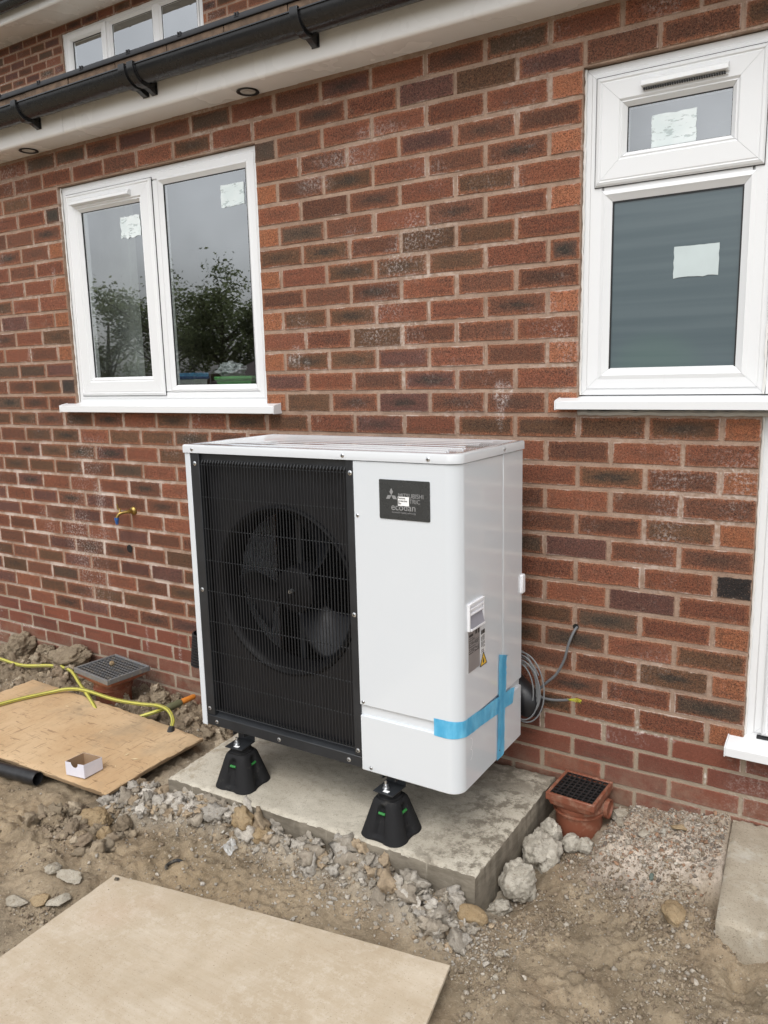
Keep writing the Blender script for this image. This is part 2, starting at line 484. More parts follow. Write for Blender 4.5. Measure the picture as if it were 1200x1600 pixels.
def rock(name, a, b, dark, bs=60):
    N = NT(name)
    oi = N.n('ShaderNodeObjectInfo')
    c = N.mix(N.rng(N.noise(16, 5, .7), .3, .7), a, b)
    c = N.mix(N.rng(N.noise(70, 4, .7), .52, .68, 0, .6), c, dark)
    c = N.mix(N.rng(N.noise(260, 2), .58, .7, 0, .5), c, tuple(x * .5 for x in dark))
    h = N.math('ADD', N.noise(bs, 5, .75), N.math('MULTIPLY', N.noise(250, 3), .4))
    return N.fin(c, .96, 0, N.bump(h, 1.0, .006), .15)
M['rubble'] = rock('crumbly_concrete', (.40, .365, .30), (.54, .50, .425), (.24, .20, .155), 90)
M['clod'] = rock('dry_earth_clod', (.21, .165, .115), (.29, .235, .165), (.13, .10, .07))
M['yclod'] = rock('ochre_clay', (.30, .215, .12), (.38, .29, .18), (.19, .13, .07))
M['stone'] = rock('limestone', (.33, .29, .225), (.46, .42, .35), (.24, .19, .13), 30)
def gravelmat():
    N = NT('mixed_gravel')
    c = N.attr('scol')
    c = N.mix(N.rng(N.noise(160, 4, .7), .4, .65, 0, .4), c, (.2, .16, .12))
    return N.fin(c, .95, 0, N.bump(N.math('ADD', N.noise(90, 5, .75), N.math('MULTIPLY', N.noise(300, 3), .4)), 1.0, .005), .15)
M['gravel'] = gravelmat()

def osb():
    N = NT('strand_board')
    c = N.mix(N.rng(N.noise(3, 4, .6), .3, .7), (.50, .335, .185), (.60, .435, .265))
    v1 = N.n('ShaderNodeTexVoronoi'); v1.inputs['Scale'].default_value = 30
    mp = N.vmap(scale=(.55, 1.7, 1), rot=(0, 0, .5)); wv = N.n('ShaderNodeVectorMath'); wv.operation = 'ADD'
    nn = N.n('ShaderNodeTexNoise'); nn.inputs['Scale'].default_value = 9; N.t.links.new(N.pos, nn.inputs['Vector'])
    sc = N.n('ShaderNodeVectorMath'); sc.operation = 'SCALE'; sc.inputs['Scale'].default_value = .55
    N.t.links.new(nn.outputs['Color'], sc.inputs[0]); N.t.links.new(mp, wv.inputs[0]); N.t.links.new(sc.outputs[0], wv.inputs[1])
    N.t.links.new(wv.outputs[0], v1.inputs['Vector'])
    bw = N.sep(v1.outputs['Color'])
    c = N.mix(N.math('MULTIPLY', bw[0], .09), c, (.33, .205, .105))
    c = N.mix(N.math('MULTIPLY', N.rng(bw[1], .75, 1), .10), c, (.62, .48, .31))
    v2 = N.n('ShaderNodeTexVoronoi'); v2.inputs['Scale'].default_value = 42
    mp2 = N.vmap(scale=(1.8, .45, 1), rot=(0, 0, .25)); N.t.links.new(mp2, v2.inputs['Vector'])
    b2 = N.sep(v2.outputs['Color'])
    c = N.mix(N.math('MULTIPLY', N.rng(b2[0], .8, 1), .10), c, (.26, .16, .08))
    scr = N.noise(60, 5, .75, N.vmap(scale=(.14, 1, 1), rot=(0, 0, .9)), dist=.4)
    c = N.mix(N.rng(scr, .575, .64, 0, .6), c, (.17, .10, .05))
    scr2 = N.noise(70, 5, .75, N.vmap(scale=(1, .13, 1), rot=(0, 0, .35)), dist=.4)
    c = N.mix(N.rng(scr2, .585, .65, 0, .55), c, (.20, .12, .06))
    c = N.mix(N.rng(N.noise(2.6, 5, .7), .5, .68, 0, .5), c, (.30, .235, .155))
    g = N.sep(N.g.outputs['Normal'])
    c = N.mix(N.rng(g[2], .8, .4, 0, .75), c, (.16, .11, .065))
    return N.fin(c, .85, 0, N.bump(N.math('ADD', N.math('MULTIPLY', bw[0], .4), scr), .25, .002), .25)
M['osb'] = osb()
def ply():
    N = NT('dusty_plywood')
    c = N.mix(N.rng(N.noise(2.2, 5, .65), .3, .7), (.45, .365, .26), (.53, .445, .335))
    c = N.mix(N.rng(N.noise(5, 8, .75, dist=.3), .46, .70, 0, .42), c, (.62, .55, .45))
    sm = N.noise(9, 4, .6, N.vmap(scale=(.35, 1.1, 1), rot=(0, 0, .9)))
    c = N.mix(N.rng(sm, .50, .75, 0, .4), c, (.42, .33, .23))
    c = N.mix(N.rng(N.noise(24, 8, .85), .47, .62, 0, .4), c, (.66, .60, .50))
    c = N.mix(N.rng(N.noise(3.3, 6, .7), .46, .68, 0, .45), c, (.64, .56, .45))
    sc_ = N.noise(22, 6, .75, N.vmap(scale=(.25, 1.2, 1), rot=(0, 0, .35)), dist=.5)
    c = N.mix(N.math('MULTIPLY', N.rng(sc_, .54, .62, 0, .6), N.rng(N.noise(1.6, 2), .5, .6)), c, (.36, .29, .21))
    c = N.mix(N.rng(N.noise(6, 7, .75), .52, .66, 0, .5), c, (.42, .335, .23))
    gr = N.noise(26, 4, .6, N.vmap(scale=(.12, 1.4, 1), rot=(0, 0, -.17)))
    c = N.mix(N.rng(gr, .4, .7, 0, .18), c, (.40, .30, .19))
    gr2 = N.noise(90, 5, .7, N.vmap(scale=(.06, 1.2, 1), rot=(0, 0, -.17)))
    c = N.mix(N.rng(gr2, .45, .68, 0, .14), c, (.36, .26, .165))
    c = N.mix(N.rng(N.noise(1.3, 3), .52, .66, 0, .25), c, (.56, .36, .26))
    c = N.mix(N.rng(N.voro(13), .035, .018, 0, .85), c, (.10, .07, .05))
    c = N.mix(N.rng(N.math('ADD', N.voro(3.1), N.math('MULTIPLY', N.noise(120, 3), .03)), .030, .018, 0, .8), c, (.13, .095, .065))
    c = N.mix(N.rng(N.noise(230, 2), .64, .72, 0, .5), c, (.2, .14, .09))
    return N.fin(c, .9, 0, N.bump(N.noise(60, 5, .7), .3, .0015), .2)
M['ply'] = ply()
def terracotta():
    N = NT('terracotta_plastic')
    c = N.mix(N.rng(N.noise(24, 5, .7), .46, .72, 0, .55), (.215, .072, .040), (.36, .24, .17))
    return N.fin(c, .5, 0, N.bump(N.noise(120, 3), .2, .001), .4)
M['terra'] = terracotta()
def dusty(name, col, rough=.5):
    N = NT(name)
    c = N.mix(N.rng(N.noise(34, 5, .7), .46, .68, 0, .55), col, (.30, .25, .18))
    return N.fin(c, rough, 0, N.bump(N.noise(150, 3), .3, .001))
M['dustyblack'] = dusty('dusty_black_plastic', (.02, .02, .02))
M['dustygrey'] = dusty('dusty_grey_steel', (.15, .155, .16), .4)
M['blackgrate'] = simple('black_grate_plastic', (.02, .02, .021), .35, var=.3, scale=40)
M['carton'] = simple('white_card', (.74, .73, .80), .7, var=.05)
M['cardin'] = simple('brown_card', (.34, .23, .14), .85)
M['cable'] = simple('grey_cable_sheath', (.13, .135, .14), .45)
M['cablethin'] = simple('light_grey_cable', (.19, .195, .20), .4)
M['yellowwire'] = simple('yellow_wire', (.62, .66, .02), .4)
M['orange'] = simple('orange_plastic', (.62, .21, .03), .45)
M['hosegrey'] = simple('grey_green_fitting', (.13, .13, .07), .5)
def hose():
    N = NT('yellow_green_hose')
    # thin dark stripe along the hose: around-angle stored as an attribute
    a = N.attr('ang', 'Fac')
    s1 = N.rng(N.math('ABSOLUTE', N.math('SUBTRACT', a, .30)), .050, .035)
    s2 = N.rng(N.math('ABSOLUTE', N.math('SUBTRACT', a, .80)), .050, .035)
    c = N.mix(N.math('MAXIMUM', s1, s2), (.50, .47, .085), (.035, .04, .03))
    c = N.mix(N.rng(N.noise(24, 4, .7), .5, .7, 0, .4), c, (.33, .29, .14))
    return N.fin(c, .4, 0)
M['hose'] = hose()
def film():
    N = NT('clear_plastic_film')
    N.fin((.72, .72, .70), .15)
    tr = N.n('ShaderNodeBsdfTransparent'); mx = N.n('ShaderNodeMixShader')
    N.set(mx.inputs[0], N.rng(N.noise(30, 4), .35, .65, .3, .8))
    N.t.links.new(tr.outputs[0], mx.inputs[1]); N.t.links.new(N.b.outputs[0], mx.inputs[2]); N.t.links.new(mx.outputs[0], N.out.inputs[0])
    return N.m
M['clearfilm'] = film()
def leaf():
    N = NT('leaf_green')
    oi = N.attr('scol')
    N.fin(oi, .6, 0, None, .3)
    tl = N.n('ShaderNodeBsdfTranslucent'); mx = N.n('ShaderNodeMixShader'); N.set(tl.inputs[0], oi); mx.inputs[0].default_value = .5
    N.t.links.new(N.b.outputs[0], mx.inputs[1]); N.t.links.new(tl.outputs[0], mx.inputs[2]); N.t.links.new(mx.outputs[0], N.out.inputs[0])
    return N.m
M['leaf'] = leaf()
M['bark'] = simple('bark', (.09, .07, .05), .9, var=.3, scale=20)
M['render'] = simple('far_house_render', (.30, .29, .27), .9)
M['farroof'] = simple('far_roof_tile', (.07, .05, .045), .85, var=.3, scale=12)
M['lens'] = simple('downlight_lens', (.5, .49, .46), .15)

# ================================================================== GROUND
def hash2(ix, iy, s):
    n = (ix.astype(np.int64) * 374761393 + iy.astype(np.int64) * 668265263 + s * 982451653) & 0x7fffffff
    n = ((n ^ (n >> 13)) * 1274126177) & 0x7fffffff
    n = n ^ (n >> 16)
    return (n & 0xffff) / 65535.0
def vnoise(x, y, f, s=0):
    X = x * f + 1000; Y = y * f + 1000
    ix = np.floor(X); iy = np.floor(Y); u = X - ix; v = Y - iy
    u = u * u * (3 - 2 * u); v = v * v * (3 - 2 * v)
    a = hash2(ix, iy, s); b = hash2(ix + 1, iy, s); c = hash2(ix, iy + 1, s); d = hash2(ix + 1, iy + 1, s)
    return (a * (1 - u) + b * u) * (1 - v) + (c * (1 - u) + d * u) * v - .5
def fbm(x, y, f, o=4, s=0, g=.5):
    t = 0; a = 1
    for i in range(o):
        t = t + vnoise(x, y, f * 2 ** i, s + i * 7) * a; a *= g
    return t
def clods(x, y, f, s, dens=1.0):
    """dome-shaped lumps from a jittered cell pattern, height 0..1"""
    X = x * f + 500; Y = y * f + 500
    ix = np.floor(X); iy = np.floor(Y)
    H = np.zeros_like(X)
    for dx in (-1, 0, 1):
        for dy in (-1, 0, 1):
            jx = hash2(ix + dx, iy + dy, s); jy = hash2(ix + dx, iy + dy, s + 1); r = .3 + .45 * hash2(ix + dx, iy + dy, s + 2)
            on = hash2(ix + dx, iy + dy, s + 3) < dens
            d2 = ((ix + dx + jx - X) ** 2 + (iy + dy + jy - Y) ** 2) / (r * r)
            h = np.sqrt(np.clip(1 - d2, 0, 1)) * r * 1.4 * on
            H = np.maximum(H, h)
    return H
def sm(a, b, v):
    t = np.clip((v - a) / (b - a), 0, 1); return t * t * (3 - 2 * t)
def bump2(x, y, cx, cy, rx, ry):
    return np.exp(-(((x - cx) / rx) ** 2 + ((y - cy) / ry) ** 2))

SLAB = [(-1.287, -.728), (-.052, -.693), (-.048, -.02), (-1.34, -.06)]
def ground(x, y, detail=True):
    near = sm(-6, -3.4, y) * sm(3.2, 1.8, np.abs(x + 1.0) * .6)
    h = fbm(x, y, 1.1, 3, 3) * .05
    h = h + fbm(x, y, 5.5, 4, 9, .55) * .030
    wx = x + fbm(x, y, 22, 4, 31, .7) * .030; wy = y + fbm(x, y, 22, 4, 37, .7) * .030
    fine = fbm(x, y, 40, 3, 21) * .007
    # heaped clods along the wall at the left
    left = sm(-1.25, -1.75, x) * sm(-.62, -.18, y)
    farleft = sm(-2.3, -2.9, x) * sm(-.6, -.15, y)
    h = h + left * (.012 + clods(wx, wy, 9, 1, .85) * .050 + clods(wx, wy, 20, 5) * .028 + fbm(x, y, 28, 4, 61, .65) * .03) + farleft * .02
    h = h - sm(.3, .05, np.hypot((x + 2.27) / 1.0, (y + .16) / .8)) * .012
    # lumpy soil at the left foreground
    lf = bump2(x, y, -1.45, -1.10, .34, .18)
    h = h + lf * (clods(wx, wy, 13, 11, .7) * .045 + clods(wx, wy, 30, 12) * .018 + .008)
    # crumbled concrete in front of the slab
    lim = -.80 - .07 * np.clip((-x - .95) / .35, 0, 1.5) - .08 * np.clip((x + .42) / .42, 0, 1)
    fr = sm(-1.55, -1.3, x) * sm(-.04, -.12, x) * sm(lim - .05, lim + .04, y) * sm(-.60, -.66, y)
    h = h + fr * (.018 + clods(wx, wy, 11, 41, .8) * .035 + clods(wx, wy, 24, 42) * .022 + clods(wx, wy, 52, 43) * .010 + fbm(x, y, 38, 3, 66, .6) * .016)
    # gravel shelf by the wall on the right, with the hollow
    gr = sm(.10, .24, x) * sm(-.42, -.22, y + .18 * (x - .35))
    h = h + gr * (.045 + clods(x, y, 62, 51) * .008) - bump2(x, y, .26, -.34, .10, .05) * .022
    # dug soil at the right: long trowel-like ridges
    rt = sm(-.02, .12, x) * sm(-.18, -.34, y)
    rg = fbm(x * .7 + y * .9, y * .5 - x * .3, 7, 4, 71)
    h = h + rt * (rg * .030 + clods(wx, wy, 17, 72, .3) * .012 + np.abs(fbm(x, y, 13, 4, 90, .65)) * -.022)
    h = h + bump2(x, y, .50, -.50, .07, .05) * .028 - bump2(x, y, .655, -.62, .045, .09) * .05
    h = h - bump2(x, y, -.02, -.20, .05, .10) * .015 + bump2(x, y, .09, -.10, .09, .10) * .022 - bump2(x, y, -.02, -.62, .07, .10) * .03 - sm(.10, -.02, x) * sm(-.75, -.6, y) * sm(-.2, -.3, y) * .018
    h = h + .035 * sm(-.35, 0, y) * sm(.1, .3, x)
    pk = fbm(x, y, 3.2, 3, 81)
    h = h + sm(-.02, .22, pk) * clods(x, y, 42, 82, .6) * .011
    h = h + fine
    h = h + sm(.25, .60, x) * sm(-1.05, -.45, y) * .055
    pv = sm(.572, .590, x + .06 * (y + .54)) * sm(-.56, -.535, y)
    h = np.where(pv > 0, np.minimum(h, .115 - .05 * pv), h)
    # under the boards the soil is flattened
    ob = sm(-1.42, -1.52, x) * sm(-2.92, -2.78, x) * sm(-.94, -.86, y) * sm(-.20, -.33, y)
    fb = sm(.16, .04, x - .18 * (y + .96)) * sm(-1.2, -1.1, x) * sm(-1.02, -1.12, y - .17 * x) * sm(-2.6, -2.4, y)
    h = h * (1 - ob) + np.minimum(h, .018) * ob
    h = h * (1 - fb) + np.minimum(h, .012) * fb
    return h * near + 0 * x

def gcolor(x, y):
    base = np.stack([np.full_like(x, .325), np.full_like(x, .258), np.full_like(x, .175)], -1)
    def mixin(m, c):
        nonlocal base
        m = np.clip(m, 0, 1)[..., None]
        base = base * (1 - m) + np.array(c) * m
    n1 = fbm(x, y, 3, 4, 101); n2 = fbm(x, y, 9, 4, 105)
    mixin(sm(-.1, .3, n1) * .6, (.40, .315, .215))
    mixin(sm(.05, .35, n2) * .45, (.25, .185, .12))
    left = sm(-1.2, -1.7, x) * sm(-.7, -.3, y)
    mixin(left * .7, (.225, .175, .122))
    mixin(sm(-1.3, -1.9, x) * sm(-.85, -1.0, y) * .5, (.36, .27, .17))
    lim = -.80 - .07 * np.clip((-x - .95) / .35, 0, 1.5) - .08 * np.clip((x + .42) / .42, 0, 1)
    fr = sm(-1.6, -1.3, x) * sm(.06, -.08, x) * sm(lim - .07, lim + .03, y)
    mixin(fr * (.75 + n2 * .5), (.42, .375, .305))
    gr = sm(.12, .24, x) * sm(-.44, -.24, y + n2 * .12)
    mixin(gr * .85, (.40, .335, .265))
    sand = bump2(x, y, .36, -.24, .20, .10)
    mixin(gr * sm(-.05, .2, n2) * .5, (.54, .46, .385))
    mixin(sand * (1.0 + n2) * sm(.08, .2, x), (.66, .57, .48))
    mixin(bump2(x, y, .26, -.34, .07, .035) * .7, (.13, .095, .06))
    mixin(bump2(x, y, -.9, -1.02, .35, .1) * .5, (.33, .24, .14))
    mixin(bump2(x, y, -1.3, -1.55, .2, .15) * .6, (.22, .20, .16))
    mixin(bump2(x, y, .02, -.14, .10, .15) * .8, (.09, .07, .05))
    far = sm(4, 9, np.hypot(x + 1, y))
    mixin(far, (.24, .215, .16))
    return base

def make_ground():
    def axis(lo, a, b, hi, step):
        mid = np.arange(a, b, step)
        l = a - np.geomspace(step, a - lo, 26)[::-1]
        r = b + np.geomspace(step, hi - b, 26)
        return np.concatenate([l, mid, r])
    xs = axis(-90, -3.7, 1.0, 90, .0068)
    ys = axis(-90, -1.75, .06, 60, .0068)
    X, Y = np.meshgrid(xs, ys)
    Z = ground(X, Y)
    nx, ny = len(xs), len(ys)
    co = np.stack([X, Y, Z], -1).reshape(-1, 3).astype(np.float32)
    i = np.arange(nx * ny).reshape(ny, nx)
    q = np.stack([i[:-1, :-1], i[:-1, 1:], i[1:, 1:], i[1:, :-1]], -1).reshape(-1, 4)
    me = bpy.data.meshes.new('ground')
    me.vertices.add(len(co)); me.vertices.foreach_set('co', co.ravel())
    me.loops.add(q.size); me.loops.foreach_set('vertex_index', q.ravel().astype(np.int32))
    me.polygons.add(len(q)); me.polygons.foreach_set('loop_start', (np.arange(len(q)) * 4).astype(np.int32))
    me.update(calc_edges=True)
    me.polygons.foreach_set('use_smooth', np.ones(len(q), bool))
    c = gcolor(X, Y).reshape(-1, 3)
    a = me.color_attributes.new('gcol', 'FLOAT_COLOR', 'POINT')
    a.data.foreach_set('color', np.c_[c, np.ones(len(c))].astype(np.float32).ravel())
    me.materials.append(M['soil'])
    o = bpy.data.objects.new('ground', me); COL.objects.link(o)
    tag(o, kind='structure')
    return o
make_ground()
def gz(x, y):
    return float(ground(np.array([float(x)]), np.array([float(y)]))[0])

# ================================================================== HOUSE
house = empty('brick_house', (0, 0, 0))
tag(house, 'red brown brick house with white windows and black gutter behind the heat pump', 'house')

ZT = 2.5
LH, CH = .0825, .0705
def rowz(k):
    if k < 26:
        return ZT - LH * (k + 1), ZT - LH * k
    t = ZT - LH * 26 - .0745 * (k - 26)
    return t - .0745, t
LW = (-2.5875, -1.340, 1.428, ZT)
RW = (0.0, .5625, 1.428, ZT)
DR = (.5625, 1.50, .355, ZT)
X0, X1 = -5.0, 1.75

def palette(plinth, header):
    if plinth:
        t = random.random()
        b = Vector((.205, .068, .040)).lerp(Vector((.165, .060, .042)), t)
        b *= random.uniform(.82, 1.12)
        return (*b, 1), (*(b * 1.12), 0)
    r = random.random()
    if header and r < .72:
        b = Vector((.30, .128, .068)) * random.uniform(.85, 1.1); return (*b, 1), (*(b * 1.05), 0)
    if header and r < .84:
        return (.032, .03, .03, 1), (.06, .045, .04, 0)
    fam = random.choices([(.142, .068, .044), (.190, .078, .048), (.122, .062, .050), (.098, .068, .048), (.215, .088, .052), (.125, .072, .043)], [34, 22, 14, 8, 7, 20])[0]
    b = Vector(fam) * random.uniform(.80, 1.16)
    e = Vector((.290, .128, .072)) * random.uniform(.75, 1.12)
    if random.random() < .12: e = b * 1.15
    core = random.choice((0, 0, .3, .5, .7, .85)) if random.random() < .8 else 0
    if fam[0] > .15: core *= .35
    return (*b, 1), (*e, core)

def brick_geo(L, h, header=False):
    # corners rounded off a touch and edges uneven
    """outline of 10 points, chipped a little; 48 triangles"""
    hl, hh = L / 2, h / 2
    j = lambda s=.0011: random.uniform(-s, s)
    o = [(-hl, -hh), (-hl / 3, -hh), (hl / 3, -hh), (hl, -hh), (hl, 0), (hl, hh), (hl / 3, hh), (-hl / 3, hh), (-hl, hh), (-hl, 0)]
    o = [(a + j(.0016), b + j(.0014)) for a, b in o]
    c = .0016
    pr = random.uniform(-.0012, .0008)
    tx, tz = random.uniform(-.004, .004), random.uniform(-.006, .006)
    ins = [(a - math.copysign(c, a) if abs(a) > hl * .8 else a, b - math.copysign(c, b) if abs(b) > hh * .8 else b) for a, b in o]
    vs = [(a, pr + a * tx + b * tz, b) for a, b in ins] + [(a, c + .0005 + pr, b) for a, b in o] + [(a, .1, b) for a, b in o]
    n = 10
    fs = [tuple(range(n))]
    for k in range(2):
        for i in range(n):
            i2 = (i + 1) % n
            fs.append((k * n + i, (k + 1) * n + i, (k + 1) * n + i2, k * n + i2))
    return vs, fs, [(v[0], v[2], hl) for v in vs]

def camdist(x, y, z):
    return math.sqrt((x - .854) ** 2 + (y + 2.59) ** 2 + (z - 1.58) ** 2)

def collect_bricks(x0, x1, rows, rowzf, holes, y=0.0, stagger=True, clipz=None):
    out = []
    for k in rows:
        z0, z1 = rowzf(k)
        if clipz and (z0 > clipz[1] or z1 < clipz[0]): continue
        off = (-.220 if k % 2 else -.1075)
        n0 = int(math.floor((x0 - off) / .225)) - 1
        n1 = int(math.ceil((x1 - off) / .225)) + 1
        zc = (z0 + z1) / 2
        for n in range(n0, n1):
            a = off + n * .225 + random.uniform(.0048, .0078); b = off + (n + 1) * .225 - random.uniform(.0048, .0078)
            segs = [(max(a, x0), min(b, x1))]
            for (hx0, hx1, hz0, hz1) in holes:
                if hz0 - .02 < zc < hz1 + .0:
                    ns = []
                    for s in segs:
                        if s[1] <= hx0 or s[0] >= hx1: ns.append(s); continue
                        if s[0] < hx0: ns.append((s[0], hx0))
                        if s[1] > hx1: ns.append((hx1, s[1]))
                    segs = ns
            for s in segs:
                if s[1] - s[0] > .03: out.append((k, (s[0] + s[1]) / 2, zc + random.uniform(-.0008, .0008), s[1] - s[0], z1 - z0 - .0135))
    return out

def write_attrs(me, cols, edges, luvs):
    n = len(me.vertices)
    for nm, arr in (('col', cols), ('edge', edges)):
        a = me.attributes.new(nm, 'FLOAT_COLOR', 'POINT')
        a.data.foreach_set('color', np.array(arr, np.float32).ravel())
    a = me.attributes.new('luv', 'FLOAT_VECTOR', 'POINT')
    a.data.foreach_set('vector', np.array(luvs, np.float32).ravel())

def build_bricks(lst, y, parent, nsingle, allname='brick', override=None):
    lst = sorted(lst, key=lambda b: camdist(b[1], y, b[2]) / math.sqrt(b[3]))
    for b in lst:
        pass
    single = []
    rest = []
    for b in lst:
        k, xc, zc, L, h = b
        vis = inframe(xc, y, zc)
        (single if (vis and len(single) < nsingle) else rest).append(b)
    def one(b):
        k, xc, zc, L, h = b
        pl = (k >= 26 and y < 1)
        hd = L < .13
        c, e = palette(pl, hd and not pl and (L < .112))
        if override:
            r = override(k, xc, L)
            if r: c, e = r
        vs, fs, lu = brick_geo(L, h)
        return vs, fs, lu, c, e, pl
    for b in single:
        vs, fs, lu, c, e, pl = one(b)
        me = bpy.data.meshes.new('brick')
        me.from_pydata(vs, [], fs)
        write_attrs(me, [c] * len(vs), [e] * len(vs), lu)
        me.materials.append(M['plinth'] if pl else M['brick'])
        o = bpy.data.objects.new('brick', me); COL.objects.link(o)
        o.location = (b[1], y, b[2]); o.parent = parent
    for P in (False, True):
        V = []; F = []; Cc = []; E_ = []; LU = []
        for b in rest:
            if ((b[0] >= 26 and y < 1)) != P: continue
            vs, fs, lu, c, e, pl = one(b)
            base = len(V)
            V += [(v[0] + b[1], v[1] + y, v[2] + b[2]) for v in vs]
            F += [tuple(i + base for i in f) for f in fs]
            Cc += [c] * len(vs); E_ += [e] * len(vs); LU += lu
        if not V: continue
        me = bpy.data.meshes.new('smaller_bricks')
        me.from_pydata(V, [], F)
        write_attrs(me, Cc, E_, LU)
        me.materials.append(M['plinth'] if P else M['brick'])
        o = bpy.data.objects.new('plinth_brickwork' if P else 'further_brickwork', me); COL.objects.link(o)
        o.parent = parent; o['kind'] = 'stuff'

CAM = Vector((.85389, -2.59059, 1.5798))
def project(x, y, z):
    d = Vector((x, y, z)) - CAM
    zz = -d.dot(Bk)
    if zz <= 0: return None
    return 600 + 1231.76 * d.dot(Rt) / zz, 800 - 1231.76 * d.dot(Up) / zz
def inframe(x, y, z, m=15):
    p = project(x, y, z)
    if p is None: return False
    if not (-m < p[0] < 1200 + m and -m < p[1] < 1600 + m): return False
    if y < .5 and 330 < p[0] < 775 and 745 < p[1] < 1130: return False   # behind the heat pump
    return True

def ov(k, x, L):
    if L < .112 and k == 19 and .4 < x < .56: return (.022, .021, .021, 1), (.035, .03, .028, 0)
    if L < .112 and k == 24 and .4 < x < .56: return (.04, .034, .03, 1), (.11, .06, .04, .3)
    if L < .112 and .4 < x < .56 and 12 < k < 26: return (.27, .115, .06, 1), (.29, .125, .068, 0)
    if L < .112 and k == 6 and -.12 < x < 0: return (.10, .065, .05, 1), (.3, .12, .06, .9)
    if L < .112 and -.12 < x < 0: return (.33, .142, .078, 1), (.35, .155, .09, 0)
    if L < .112 and k == 0 and -1.4 < x < -1.2: return (.085, .065, .05, 1), (.11, .07, .05, 0)
    if L < .112 and -1.4 < x < -1.2: return (.30, .128, .066, 1), (.32, .14, .075, 0)
    if L < .112 and k == 1 and x < -2.5: return (.06, .055, .045, 1), (.14, .07, .045, .4)
    if L < .112 and k == 11 and x < -2.5: return (.05, .045, .04, 1), (.1, .06, .045, .4)
    if L < .112 and x < -2.5 and k < 13: return (.28, .12, .062, 1), (.30, .13, .07, 0)
    if k < 0 and 'z': return None
    return None

# mortar backing in rectangles butted around the openings
wm = MB()
MY0, MY1 = .0030, .105
zb = -.35; ztop = 2.86
for (a, b, c, d) in [(X0, LW[0], zb, ztop), (LW[0], LW[1], zb, LW[2]), (LW[0], LW[1], ZT, ztop), (LW[1], 0, zb, ztop),
                     (0, RW[1], zb, RW[2]), (RW[1], DR[1], zb, DR[2]), (0, DR[1], ZT, ztop), (DR[1], X1, zb, ztop)]:
    wm.box(a, b, MY0, MY1, c, d)
wall = obj('wall', wm, M['mortar'], house)
bl = collect_bricks(X0, X1, range(-4, 32), rowz, [LW, RW, DR])
bl = [b for b in bl if b[2] < 2.85]
HOLES = [(-2.274, .746, .021), (.011, .691, .011)]
build_bricks(bl, 0.0, wall, 300, override=ov)
# drilled holes: flat dark discs on the brick face stand in for inner shade
for (hx, hz, hr) in HOLES:
    m = MB().lathe([(0.0001, -.0022), (hr * .97, -.0024)], (hx, 0, hz), 18, 'y')
    obj('drilled_hole', m, M['hole'], wall)

# upper storey --------------------------------------------------------
UY = 2.8
UW = (-6.04, -4.20, 3.95, 4.872)
def urow(k): return 4.92 - .0825 * (k + 1), 4.92 - .0825 * k
um = MB()
for (a, b, c, d) in [(-9.5, UW[0], 3.2, 4.95), (UW[0], UW[1], 3.2, UW[2]), (UW[0], UW[1], UW[3], 4.95), (UW[1], 3.5, 3.2, 4.95)]:
    um.box(a, b, UY + .0024, UY + .1, c, d)
uwall = obj('upper_wall', um, M['mortar'], house)
ub = collect_bricks(-9.5, 3.5, range(0, 16), urow, [UW])
ub = [(k - 100 if 0 else k, x, z, L, h) for (k, x, z, L, h) in ub]
build_bricks(ub, UY, uwall, 0)

# windows --------------------------------------------------------------
def rect_frame(mb, x0, x1, z0, z1, prof, y=0.0, gap=.0004):
    """mitred frame; prof = [(inset, depth)], closed loop; four separate lengths so the mitre joints show as hairlines"""
    cor = [(x0, z0, 1, 1), (x1, z0, -1, 1), (x1, z1, -1, -1), (x0, z1, 1, -1)]
    n = len(prof)
    for i in range(4):
        a, b = cor[i], cor[(i + 1) % 4]
        dx, dz = b[0] - a[0], b[1] - a[1]
        L = math.hypot(dx, dz); dx /= L; dz /= L
        va = [(a[0] + a[2] * t + dx * gap, y + d, a[1] + a[3] * t + dz * gap) for t, d in prof]
        vb = [(b[0] + b[2] * t - dx * gap, y + d, b[1] + b[3] * t - dz * gap) for t, d in prof]
        fs = [tuple(range(n)), tuple(range(2 * n - 1, n - 1, -1))] + [(k, n + k, n + (k + 1) % n, (k + 1) % n) for k in range(n)]
        mb.add(va + vb, fs)
    return mb
def prof_outer(w):
    return [(0, 0), (w * .30, 0), (w * .34, .003), (w * .38, 0), (w - .014, 0), (w - .004, .007), (w, .016), (w, .05), (0, .05)]
def prof_sash(w):
    return [(0, .0), (.005, -.006), (.012, -.009), (.016, -.006), (.020, -.008), (w - .022, -.008), (w - .016, -.002), (w - .012, -.004), (w, .010), (w, .045), (0, .045)]
def prof_bead(w):
    return [(0, .0), (w * .35, -.004), (w * .5, 0), (w, .012), (w, .03), (0, .03)]
def pane(parent, x0, x1, z0, z1, y, mat, name='pane'):
    o = obj(name, MB().box(x0, x1, y, y + .004, z0, z1), mat, parent)
    s = MB(); rect_frame(s, x0 - .004, x1 + .004, z0 - .004, z1 + .004, [(0, 0), (.0075, 0), (.0075, .006), (0, .006)], y - .004)
    obj('gasket', s, M['seal'], parent)
    return o
